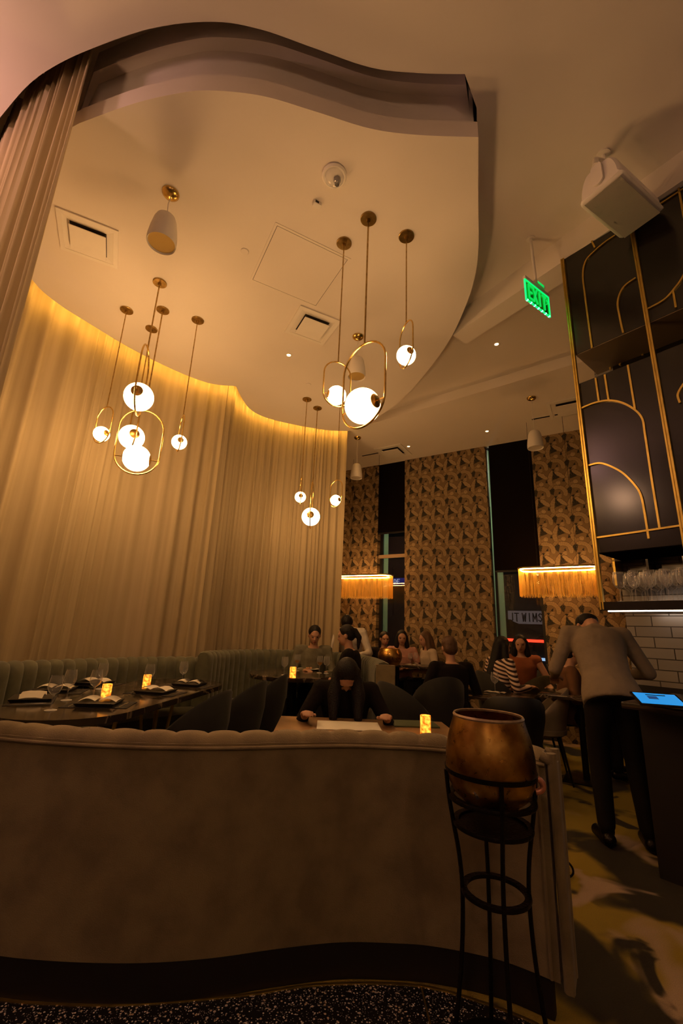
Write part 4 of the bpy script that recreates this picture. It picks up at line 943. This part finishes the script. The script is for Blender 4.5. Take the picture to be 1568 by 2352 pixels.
# brass pot and iron stand
PX, PY = .590, 1.80; PZ = 1.047
H_ = .31; t = thing('brass_pot', 'large aged brass pot sitting in the black iron stand in the foreground', 'pot', (PX, PY, PZ - H_))
bm = BM(); add_lathe(bm, [(0, .0), (.05, .0), (.09, .012), (.13, .045), (.153, .09), (.160, .13), (.158, .18), (.148, .235), (.134, .28), (.128, .303), (.1265, .31), (.122, .31), (.123, .303), (.130, .275), (.146, .22), (.153, .17), (.150, .11), (.12, .05), (0, .02)], 56); obj('body', bm, POTM, t)
bm = BM(); add_lathe(bm, [(.1285, .300), (.1300, .306), (.1265, .3125), (.1215, .3105), (.122, .304)], 56); obj('rim', bm, pr('worn pale rim', (.42, .30, .18), .5, .6, var=.3, vscale=40), t)
bm = BM(); a0 = -.15; pts = [V((.155 + .028 * sin(k * pi / 8)) * cos(a0), (.155 + .028 * sin(k * pi / 8)) * sin(a0), .085 - .022 * cos(k * pi / 8)) for k in range(9)]; add_tube(bm, pts, .011, 10); obj('handle', bm, pr('copper handle', (.75, .32, .2), .35, .5), t)
t = thing('plant_stand', 'tall black iron ring stand carrying the brass pot', 'plant stand', (PX, PY, 0))
RG = [(.158, zat(PX, PY, 1773)), (.150, zat(PX, PY, 1832)), (.134, zat(PX, PY, 1893)), (.112, zat(PX, PY, 2048)), (.17, .012)]
zr = [z for r, z in RG]
for k, (r, z) in enumerate(RG):
    bm = BM()
    if k == 0: add_lathe(bm, [(r, z + .012), (r + .006, z + .014), (r + .004, z - .002), (r - .004, z - .004), (r, z + .012)], 48)
    else: add_lathe(bm, [(r - .016, z + .006), (r + .004, z + .007), (r + .006, z), (r + .004, z - .007), (r - .016, z - .006), (r - .016, z + .006)], 48)
    if k: obj('ring', bm, BLKM, t)
    else: obj('ring', bm, BLKM, t)
bm = BM(); add_lathe(bm, [(0, zr[2] - .006), (.12, zr[2] - .006), (.12, zr[2] - .001), (0, zr[2] - .001)], 40); obj('tray', bm, BLKM, t)
bm = BM(); add_lathe(bm, [(0, .002), (.17, .002), (.175, .02), (.16, .026), (0, .02)], 40); obj('base_plate', bm, BLKM, t)
for k in range(4):
    a = radians(-6 + 90 * k); pr_ = [(.160, zr[0]), (.152, zr[1]), (.138, zr[2]), (.120, (zr[2] + zr[3]) / 2), (.112, zr[3]), (.116, zr[3] * .72), (.128, .22), (.155, .03)]
    bm = BM(); add_tube(bm, crom([(r * cos(a), r * sin(a), z) for r, z in pr_], 6), .0078, 8); obj('leg', bm, BLKM, t)
# small loop strap on the carpet
p = at(1290, 1955, .05); bm = BM(); pts = [at(1266, 1958, .05), at(1290, 1968, .10), at(1312, 1990, .06), at(1315, 2008, .02), at(1300, 2015, .012), at(1275, 2008, .012)]; add_tube(bm, crom([tuple(q) for q in pts], 8), .006, 8)
tag(obj('cable_loop', bm, BLKM), 'thin black cable looping out from the banquette end onto the carpet', 'cable')
# ------------------------------------------------------------------ chairs
chs = {}
def tub_chair(kind, x, y, rot, label, mat, zf=0., H=.84):
    if kind not in chs:
        t = thing('tub_chair' if kind != 'square' else 'dining_chair', label, 'chair', (x, y, zf), rot)
        bm = BM(); add_lathe(bm, [(0, .40), (.20, .40), (.235, .42), (.24, .46), (.21, .485), (0, .49)], 28)
        obj('seat', bm, mat, t)
        bm = BM(); n = 24; rows = []        # back shell: open to +y
        for i in range(n + 1):
            a = radians(-215 + 250 * i / n) if kind == 'wing' else radians(-200 + 220 * i / n)
            e_ = abs(2 * i / n - 1); hz = .50 + (H - .50) * (1 - e_ ** (3.2 if kind == 'square' else 2.0))
            row = []
            for r0, z in ((.225, .42), (.245, .55), (.262 + .02 * (1 - e_), (hz + .5) / 2 + .03), (.285 - .02 * e_, hz - .012), (.275 - .02 * e_, hz), (.25 - .02 * e_, hz - .014), (.235, (hz + .5) / 2 + .03), (.215, .55), (.20, .42)):
                row.append(bm.verts.new((r0 * cos(a), r0 * sin(a), z)))
            rows.append(row)
        for A, B in zip(rows, rows[1:]):
            for k in range(len(A)): bm.faces.new((A[k], A[(k + 1) % len(A)], B[(k + 1) % len(A)], B[k]))
        bm.faces.new(rows[0]); bm.faces.new(rows[-1]); obj('backrest', bm, mat, t, ang=60)
        for sx, sy in ((1, 1), (-1, 1), (1, -1), (-1, -1)):
            bm = BM(); add_tube(bm, [V(sx * .15, sy * .15, .41), V(sx * .23, sy * .23, 0)], [.014, .009], 8); obj('leg', bm, BLKM, t)
        chs[kind] = t; return t
    return dup(chs[kind], (x, y, zf), rot, label)
# local +y is the open front of the chair
def cpos(px, py, z): p = at(px, py, z); return p.x, p.y
for (x, y, r_), lb_ in (((-.93, 2.98, radians(80)), 'dark tub chair nearest us on the open side of the long table'), ((-.80, 3.58, radians(82)), 'dark tub chair second along the open side of the long table'), ((-.70, 4.15, radians(84)), 'dark tub chair furthest along the open side of the long table')):
    tub_chair('wing', x, y, r_, lb_, CHV, 0, .95)
x, y = .62, 3.95
tub_chair('wing', .64, 3.95, radians(-60), 'dark tub chair standing empty right of the leaning reader', CHV)
tub_chair('square', *cpos(1172, 1592, .86), radians(-10), 'black square-backed chair directly behind the brass pot', CHB, 0, .86)
tub_chair('olive', *cpos(1215, 1550, .90), radians(20), 'olive green tub chair between the dark-haired women and the small table', CHO, 0, .92)
tub_chair('taupe', *cpos(1236, 1575, .86), radians(70), 'taupe tub chair with thin legs right of the small dark table', CHT, 0, .86)
for (x, y, r_), lb_ in (((.07, 3.66, pi), 'dark tub chair under the person leaning over the oak table'), ((1.04, 4.74, radians(12)), 'dark tub chair under the person seen from behind left of the candle table'), ((1.98, 5.55, radians(-75)), 'dark tub chair under the woman in the striped sweater'), ((2.55, 6.0, radians(158)), 'dark tub chair under the woman in the rust top'), ((.80, 7.60, radians(-170)), 'dark tub chair under the person in black behind the gold bowl')):
    tub_chair('wing', x, y, r_, lb_, CHV)
# ------------------------------------------------------------------ people
def rc(bm, a, ra, b, rb_, seg=12):
    a = Vector(a); b = Vector(b); add_sphere(bm, a, ra, seg); add_sphere(bm, b, rb_, seg)
    d = b - a
    if d.length > 1e-4: add_tube(bm, [a, b], [ra, rb_], seg)
def loft(bm, secs, n=20):
    rings = [[bm.verts.new(c + ax * (rx * cos(2 * pi * k / n)) + ay * (ry * sin(2 * pi * k / n))) for k in range(n)] for c, ax, ay, rx, ry in secs]
    for A, B in zip(rings, rings[1:]):
        for k in range(n): bm.faces.new((A[k], A[(k + 1) % n], B[(k + 1) % n], B[k]))
    bm.faces.new(rings[0][::-1]); bm.faces.new(rings[-1])
def remesh(name, bm, vox, mat, parent, it=4):
    bmesh.ops.recalc_face_normals(bm, faces=bm.faces)
    me = bpy.data.meshes.new('tmp'); bm.to_mesh(me); bm.free(); o = bpy.data.objects.new('tmp', me); COL.objects.link(o)
    m = o.modifiers.new('r', 'REMESH'); m.mode = 'VOXEL'; m.voxel_size = vox
    s = o.modifiers.new('s', 'SMOOTH'); s.factor = .5; s.iterations = it
    dg = bpy.context.evaluated_depsgraph_get(); dg.update(); nm = bpy.data.meshes.new_from_object(o.evaluated_get(dg)); nm.name = name
    bpy.data.objects.remove(o); bpy.data.meshes.remove(me)
    for p in nm.polygons: p.use_smooth = True
    nm.materials.clear(); nm.materials.append(mat); r = bpy.data.objects.new(name, nm); COL.objects.link(r); r.parent = parent; return r
def person(label, loc, yaw, top, pants, hair=HAIRB, skin=SKIN, seated=True, lean=0., headp=0., heady=0., hands=None, sleeves='long', hairstyle='short', sc=1., vox=.009, sh=0., seat=.47, collar=False):
    """local frame: +y forward, +x to the person's right, z up; hands = ((x,y,z) right, (x,y,z) left)"""
    t = thing('person', label, 'person', loc, yaw); t.scale = (sc, sc, sc)
    hip = V(0, 0, seat + .09) if seated else V(0, 0, .93)
    Rl = Matrix.Rotation(-lean, 3, 'X'); 
    def sp(x, y, z): return hip + Rl @ V(x, y, z)          # point on the leaning trunk
    up = Rl @ V(0, 0, 1); fw = Rl @ V(0, 1, 0); rx_ = V(1, 0, 0)
    neck = sp(0, .0, .478); Rh = Rl @ Matrix.Rotation(-headp, 3, 'X') if True else None
    Rh = Matrix.Rotation(heady, 3, 'Z') @ Matrix.Rotation(-(lean * .55 + headp), 3, 'X')
    hc = neck + (up * .45 + Rh @ V(0, .12, .9)) * .118
    body = BM(); tp = BM()
    TS = [(-.07, .155, .115, 0), (.0, .165, .12, 0), (.12, .145, .105, .005), (.24, .155, .11, .005), (.36, .175, .115, .0), (.43, .165, .095, -.01), (.468, .10, .07, -.01), (.485, .055, .055, 0)]
    loft(body, [(sp(0, dy, z), rx_, fw, a * .95, b * .95) for z, a, b, dy in TS]); rc(body, sp(0, -.005, .46), .052, neck + up * .05, .048); rc(body, neck + up * .04, .047, hc + Rh @ V(0, -.015, -.06), .05)
    loft(tp, [(sp(0, dy, z - (.02 if k < 2 else 0)), rx_, fw, a + (.040 if k == 0 else .028 if k == 1 else .014), b + (.040 if k == 0 else .032 if k == 1 else .014)) for k, (z, a, b, dy) in enumerate(TS[:-1])])
    if collar: add_tube(tp, [neck + Rl @ V(.062 * cos(2 * pi * k / 14), .064 * sin(2 * pi * k / 14) - .004, -.018 + .012 * (1 - sin(2 * pi * k / 14))) for k in range(14)], .015, 8, closed=True)
    # head
    for c_, r_ in (((0, -.012, .022), (.074, .092, .086)), ((0, .012, -.03), (.060, .076, .080)), ((0, .035, -.075), (.036, .040, .034)), ((0, .082, -.018), (.011, .016, .026)), ((0, .094, -.030), (.012, .012, .010)), ((.075, -.008, -.012), (.010, .018, .030)), ((-.075, -.008, -.012), (.010, .018, .030)), ((0, .072, .022), (.05, .014, .012))):
        add_sphere(body, hc + Rh @ V(*c_), r_, 16, Rh)
    # arms
    hands = hands or ((.22, .30, hip.z + .18), (-.22, .30, hip.z + .18))
    for s, hd in ((1, hands[0]), (-1, hands[1])):
        shd = sp(s * .185, -.005, .435 + sh); hd = V(*hd); L1, L2 = .29, .26; dv = hd - shd; D = min(dv.length, (L1 + L2) * .985); dn = dv.normalized(); hd = shd + dn * D
        x = (L1 * L1 - L2 * L2 + D * D) / (2 * D); hh = sqrt(max(L1 * L1 - x * x, 1e-5)); pole = V(s * .55, -.35, -1.); pole = (pole - dn * pole.dot(dn)).normalized()
        el = shd + dn * x + pole * hh
        rc(body, shd, .05, el, .038); rc(body, el, .038, hd, .026); add_sphere(body, shd - up * .0, (.058, .056, .06), 14)
        add_sphere(tp, shd, .066, 14); rc(tp, sp(s * .12, -.005, .43), .07, shd, .062)
        if sleeves == 'long': rc(tp, shd, .062, el, .048); rc(tp, el, .049, el + (hd - el) * .90, .036)
        elif sleeves == 'short': rc(tp, shd, .064, shd + (el - shd) * .6, .056)
        # hand
        fd = (hd - el).normalized(); sd = fd.cross(V(0, 0, 1))
        if sd.length < .2: sd = V(1, 0, 0)
        sd.normalize(); nd = sd.cross(fd)  # palm normal
        pc_ = hd + fd * .045; Mh = Matrix((sd, fd, nd)).transposed(); add_sphere(body, pc_, (.040, .050, .016), 14, Mh); rc(body, hd, .025, pc_, .022, 10)
        for q, ln in ((-.030, .034), (-.010, .040), (.010, .038), (.029, .030)):
            b0 = hd + fd * .082 + sd * q; b1 = b0 + fd * ln * .9 - nd * .012; b2 = b1 + fd * ln * .45 - nd * ln * .7
            rc(body, b0 - fd * .02, .0098, b1, .0090, 8); rc(body, b1, .0090, b2, .0080, 8)
        b0 = hd + fd * .02 - sd * s * .028; b1 = b0 - sd * s * .028 + fd * .03 - nd * .01; b2 = b1 + fd * .028 - nd * .008; rc(body, b0, .013, b1, .011, 8); rc(body, b1, .011, b2, .0092, 8)
    # legs
    pn = BM(); loft(pn, [(sp(0, 0, z), rx_, fw, a + .030, b + .030) for z, a, b in ((-.10, .15, .115), (-.06, .155, .118), (-.03, .150, .112))])
    for s in (1, -1):
        h0 = hip + V(s * .09, 0, -.03)
        if seated: kn = V(s * .13, .42, seat + .07); an = V(s * .13, .40, .09); tow = V(s * .14, .56, .04)
        else: kn = V(s * .11, .03, .50); an = V(s * .12, -.02, .09); tow = V(s * .14, .13, .035)
        rc(body, h0, .07, kn, .052); rc(body, kn, .052, an, .036); rc(pn, h0, .092, kn, .068); rc(pn, kn, .068, an + V(0, 0, .03), .054)
        sb = BM(); rc(sb, an - V(0, .03, .045), .042, tow, .036, 12); add_sphere(sb, an, .045, 12)
        rc(body, an - V(0, .02, .04), .034, tow, .028)
        for v in sb.verts: v.co.z = max(v.co.z, .002)
        obj('shoe', sb, BLKM, t)
    for v in body.verts: v.co.z = max(v.co.z, .004)
    remesh('body', body, vox, skin, t); remesh('top', tp, .012, top, t, 5); remesh('trousers', pn, .014, pants, t, 5)
    # hair
    hb = BM(); add_sphere(hb, hc + Rh @ V(0, -.022, .034), (.083, .092, .088), 18, Rh)
    if hairstyle == 'short': add_sphere(hb, hc + Rh @ V(0, -.045, -.01), (.078, .065, .075), 16, Rh)
    if hairstyle == 'pony':
        add_sphere(hb, hc + Rh @ V(0, -.045, .0), (.078, .068, .075), 16, Rh); q = hc + Rh @ V(0, -.115, .03); add_sphere(hb, q, .034, 12); rc(hb, q, .030, q + V(0, 0, -.08) + Rh @ V(0, -.05, 0), .030); rc(hb, q + V(0, 0, -.08) + Rh @ V(0, -.05, 0), .030, q + V(0, 0, -.20) + Rh @ V(0, -.04, 0), .014)
    if hairstyle in ('long', 'front'):
        for s in (1, -1):
            a = hc + Rh @ V(s * .062, -.02, .01)
            b = hc + (Rh @ V(s * .085, 0, 0)) + (V(0, .02, -.13) if hairstyle == 'front' else V(0, -.03, -.14)); c2 = b + (V(0, .035, -.14) if hairstyle == 'front' else V(0, -.02, -.14))
            w_ = .050 if hairstyle == 'front' else .040; rc(hb, a, .040, b, w_); rc(hb, b, w_, c2, .030)
        a = hc + Rh @ V(0, -.06, -.01); b = neck + V(0, 0, -.02) - fw * .07; rc(hb, a, .072, b, .07); 
        if hairstyle == 'long': c3 = sp(0, -.135, .26); rc(hb, b, .07, c3, .045)
    bpy_h = remesh('hair', hb, .010, hair, t, 3)
    fb_ = BM()
    for s in (1, -1):
        eb_ = BM(); add_sphere(eb_, hc + Rh @ V(s * .030, .076, -.002), (.012, .007, .006), 10, Rh); obj('eye', eb_, EYE, t)
    add_sphere(fb_, hc + Rh @ V(0, .080, -.062), (.022, .007, .008), 10, Rh); obj('mouth', fb_, LIP, t)
    return t
def face_cam(x, y): return atan2(-y, -x) - pi / 2     # yaw so that local +y points to the camera
def to(px, py, z): return at(px, py, z)
# man in the booth
mx, my = -.42, 5.78
mp = aty(717, 1500, 5.98)
person('man in a grey-green sweater bending over his plate in the booth', (mp.x, 5.98, .11), face_cam(mp.x, 5.75) + .1, C_SWEAT, C_PANT, seated=True, lean=.22, headp=.25, hands=((.12, .36, .74), (-.14, .38, .72)), seat=.46)
mp = aty(786, 1500, 5.1)
person('woman with black ponytail in profile at the right side of the round table', (mp.x + .13, 5.12, .10), radians(84), C_BLACK, C_PANT, lean=.12, headp=.15, hands=((.1, .34, .72), (-.1, .34, .72)), hairstyle='pony', sleeves='short')
# reader leaning over the oak table
mp = aty(792, 1600, 3.58)
person('person in black leaning over papers on the oak table, long black hair falling forward', (mp.x, 3.60, 0), pi, C_BLACK, C_PANT, lean=.42, headp=.95, hands=((.27, .50, .79), (-.27, .50, .79)), hairstyle='front', vox=.007, seat=.43)
slab('open_menu', 800, 1668, .751, .40, .26, .003, .02, MENUW, 'open white menu between the arms of the leaning reader', 'menu')
p = at(830, 1640, .75); bm = BM(); add_lathe(bm, [(0, .0), (.028, .0), (.034, .075), (.031, .075), (.026, .006), (0, .006)], 24); add_tube(bm, [V(.03, 0, .02), V(.055, 0, .03), V(.055, 0, .055), V(.032, 0, .06)], .005, 8); tag(obj('white_cup', bm, WPLATE, loc=(p.x, p.y, .755)), 'small white cup by the reader on the oak table', 'cup')
# waiter at the booth edge
mp = aty(812, 1440, 6.75)
person('waiter in a white shirt bending forward beside the end of the curtain', (mp.x, 6.75, 0), radians(165), C_WHITE, C_PANT, seated=False, lean=.62, headp=.8, hands=((.2, .55, 1.0), (-.2, .5, 1.0)), sc=1.03, collar=True)
# far table
def seatp(px, d, yaw, label, top, pants, zoff=.02, **k):
    q = aty(px, 1500, d); return person(label, (q.x, d, zoff), yaw, top, pants, **k)
seatp(880, 7.62, radians(-170), 'dark-haired person in black behind the gold bowl', C_BLACK, C_PANT, hairstyle='short', lean=.08, headp=.1, zoff=.05)
seatp(922, 7.36, radians(175), 'woman in a pink blouse facing us beyond the gold bowl', C_PINK, C_PANT, hairstyle='long', lean=.08, headp=.1, sleeves='short', zoff=.08)
seatp(990, 7.06, radians(100), 'dark-haired woman in a cream shirt at the right end of the far table', C_CREAM, C_PANT, hairstyle='long', hair=HAIRN, lean=.12, headp=.15, zoff=.08)
seatp(1040, 4.75, radians(12), 'person in a dark top seen from behind left of the candle table', C_BLACK, C_PANT, hairstyle='short', hair=HAIRN, lean=.12, headp=.1)
seatp(1136, 5.55, radians(-75), 'woman in a striped sweater with long black hair, seen from the side', STRP, C_PANT, hairstyle='long', lean=.16, headp=.12, zoff=.05)
seatp(1196, 6.0, radians(158), 'dark-haired woman in a rust top facing the striped sweater', C_RUST, C_PANT, hairstyle='long', skin=SKIN, lean=.1, headp=.1, sleeves='none', zoff=.08, hands=((.25, .35, .78), (-.30, .35, .72)))
seatp(1290, 5.1, radians(-110), 'seated dark-haired person partly hidden by the bending waiter', C_BRWN, C_PANT, hairstyle='short', lean=.15, headp=.2)
mp = aty(1398, 1550, 3.42)
person('waiter in a beige shirt and dark trousers bent over beside the bar', (mp.x, 3.42, 0), radians(-14), C_BEIGE, C_PANT, seated=False, lean=.52, headp=1.35, hands=((.26, .42, 1.02), (-.26, .46, .98)), sleeves='long', vox=.007, sc=1.06, collar=True)
# ------------------------------------------------------------------ outside
bm = BM(); add_box(bm, (-12, .25, -.3), (20, 14, .25)); o = struct('ground', bm, pr('asphalt', (.03, .028, .028), .7), loc=W0, rotz=WANG, smooth=False)
def wpx(px, py, d): P = atpl(px, py, wl(0, d), WN); return (P - W0).dot(WE), P.z
s0, z0 = wpx(1168, 1432, 6.); s1, z1 = wpx(1260, 1404, 6.)
bd_ = thing('street_building', 'dark building across the street with a grey name sign', 'building', tuple(W0), WANG)
bm = BM(); add_box(bm, (-8, 6.1, -.2), (18, 8, 9)); obj('facade', bm, pr('facade', (.045, .03, .025), .8, var=.4, vscale=1.5), bd_, smooth=False)
bm = BM(); add_box(bm, (s0, 5.95, z0), (s1 + .5, 6.1, z1)); sg = obj('sign_board', bm, pr('sign board', (.16, .13, .13), .6), bd_, smooth=False); sg.data.materials[0].node_tree.nodes['Principled BSDF'].inputs['Emission Color'].default_value = (.2, .14, .14, 1); sg.data.materials[0].node_tree.nodes['Principled BSDF'].inputs['Emission Strength'].default_value = .32
bm = BM(); hh = (z1 - z0) * .6; letters(bm, 'JT WIMS', s0 + .05, 5.92, z0 + (z1 - z0) * .2, hh, hh * .46, .02, .42, .13); obj('lettering', bm, pr('sign letters', (.01, .008, .008), .7), sg, smooth=False)
for k in range(7):
    bm = BM(); x = -5 + k * 3.1; add_box(bm, (x, 6.05, .2), (x + 1.6, 6.1, 1.5)); obj('shop_window', bm, pr('shop glass %d' % k, (.05, .03, .025), .1), bd_, smooth=False)
s0, z0 = wpx(899, 1343, 4.); s1, z1 = wpx(935, 1327, 4.)
ss_ = thing('street_sign', 'blue street sign with white letters seen through the left window', 'street sign', tuple(W0), WANG)
bm = BM(); add_box(bm, (s0, 4, z0), (s1, 4.02, z1)); m = pr('sign blue', (.01, .02, .22), .5); m.node_tree.nodes['Principled BSDF'].inputs['Emission Color'].default_value = (.01, .02, .25, 1); m.node_tree.nodes['Principled BSDF'].inputs['Emission Strength'].default_value = .3; obj('board', bm, m, ss_, smooth=False)
bm = BM(); hh = (z1 - z0) * .6; letters(bm, 'DE', s0 + .08, 3.98, z0 + (z1 - z0) * .2, hh, hh * .6, .015, .5, .14); obj('lettering', bm, em('sign white', (.5, .55, .7), .5), ss_, smooth=False)
bm = BM(); add_tube(bm, [V(s0 + .03, 4.04, .25), V(s0 + .03, 4.04, z1 + .3)], .03, 8); obj('pole', bm, BLKM, ss_)
def car(px, d, label, rear, col):
    s, z = wpx(px, 1480, d); s += -1.65 if rear else 1.75; t = thing('car', label, 'car', tuple(wl(s, d, .25)), WANG); t.scale = (1.05, 1.05, 1.2)
    sd = [(-2.2, .35), (-2.2, .75), (-1.75, .95), (-1.1, 1.02), (-.55, 1.42), (.75, 1.46), (1.45, 1.05), (2.1, .95), (2.25, .7), (2.22, .35)]
    bm = BM(); a = [bm.verts.new((x, -.85, z)) for x, z in sd]; b = [bm.verts.new((x, .85, z)) for x, z in sd]; f1 = bm.faces.new(a); f2 = bm.faces.new(b[::-1]); n = len(sd); [bm.faces.new((a[i], a[(i + 1) % n], b[(i + 1) % n], b[i])) for i in range(n)]; bmesh.ops.triangulate(bm, faces=[f1, f2]); obj('body', bm, col, t, smooth=False)
    for x in (-1.4, 1.4):
        for y in (-.8, .8):
            bm = BM(); add_lathe(bm, [(0, -.1), (.30, -.1), (.33, -.05), (.33, .05), (.30, .1), (0, .1)], 24, (x, y, .33), Matrix.Rotation(pi / 2, 3, 'X')); obj('wheel', bm, CHB, t)
    bm = BM(); add_box(bm, (1.0, -.875, .86), (2.16, -.85, .90)); add_box(bm, (2.2, -.8, .8), (2.26, .8, .88)); obj('tail_light', bm, em('tail red', (1, .03, .01), 2.5), t, smooth=False)
    if rear: bm = BM(); add_box(bm, (1.1, -.875, .60), (2.2, -.85, .64)); obj('trail_strip', bm, em('trail glow', (.30, .5, .8), 1.2), t, smooth=False)  # added glowing strip stands in for a passing vehicle's light trail
    bm = BM(); add_box(bm, (-2.22, -.87, .80), (-1.2, -.85, .86)); add_box(bm, (-2.24, -.8, .6), (-2.19, .8, .7)); obj('headlight', bm, em('head white', (.45, .7, 1), 2.2), t, smooth=False)
CARM = pr('car paint', (.03, .03, .035), .25)
car(1205, 2.6, 'dark car with red tail light and an added pale blue light-trail strip outside the right window', True, CARM)
car(905, 4.6, 'dark car with pale blue headlights outside the left window', False, CARM)
# unseen lamp added outside to backlight the green window strips
lp_ = wl(2.1, 1.5); sl = thing('added_lamp', 'unseen lamp added outside behind the middle wallpaper to light the green strips', 'added lamp', (lp_.x, lp_.y, .25))
bm = BM(); add_tube(bm, [V(0, 0, 0), V(0, 0, 2.97)], .05, 10); obj('pole', bm, BLKM, sl)
bm = BM(); add_sphere(bm, (0, 0, 3.15), .2, 16); obj('lamp_globe', bm, em('added lamp glow', (.85, 1, .80), 26.), sl)
# ------------------------------------------------------------------ lamps out of view: left ones inferred, rear and bar ones added as fill
PKG = em('pink shade', (1, .50, .45), 130.)
def hidden_lamp(x, y, z, R, mat, label):
    t = thing('globe_pendant', label, 'pendant lamp', (x, y, z)); bm = BM(); add_sphere(bm, (0, 0, 0), R, 24); obj('globe', bm, mat, t)
    bm = BM(); add_tube(bm, [V(0, 0, R * .95), V(0, 0, ZM - z)], .006, 8); obj('rod', bm, OBRASS, t)
    bm = BM(); add_lathe(bm, [(0, ZM - z), (.06, ZM - z), (.06, ZM - z - .012), (0, ZM - z - .02)], 20); obj('canopy', bm, OBRASS, t)
hidden_lamp(-2.62, 1.11, 3.62, .13, em('left globe glow', (1, .55, .30), 32.), 'warm globe pendant out of view at the left')
hidden_lamp(-3.1, 1.55, 4.30, .09, PKG, 'pinkish globe pendant out of view at the upper left')
hidden_lamp(1.2, -1.2, 3.0, .13, FILL_BULB, 'added fill globe, unseen behind us at the right')
hidden_lamp(-.8, -1.6, 3.0, .13, FILL_BULB, 'added fill globe, unseen behind us at the left')
hidden_lamp(3.3, .2, 3.1, .07, FILL_BULB, 'added fill globe, unseen over the bar')
w = bpy.data.worlds.new('night'); SC.world = w; w.use_nodes = True; w.node_tree.nodes['Background'].inputs[0].default_value = (.02, .025, .045, 1); w.node_tree.nodes['Background'].inputs[1].default_value = .15
cy = SC.cycles; cy.use_denoising = True; cy.use_adaptive_sampling = True; cy.adaptive_threshold = .07; cy.adaptive_min_samples = 12; cy.max_bounces = 5; cy.diffuse_bounces = 3; cy.glossy_bounces = 3; cy.transmission_bounces = 4; cy.transparent_max_bounces = 12; cy.caustics_reflective = False; cy.caustics_refractive = False; cy.sample_clamp_indirect = 4.; cy.use_light_tree = True
try: cy.denoiser = 'OPENIMAGEDENOISE'
except Exception: pass
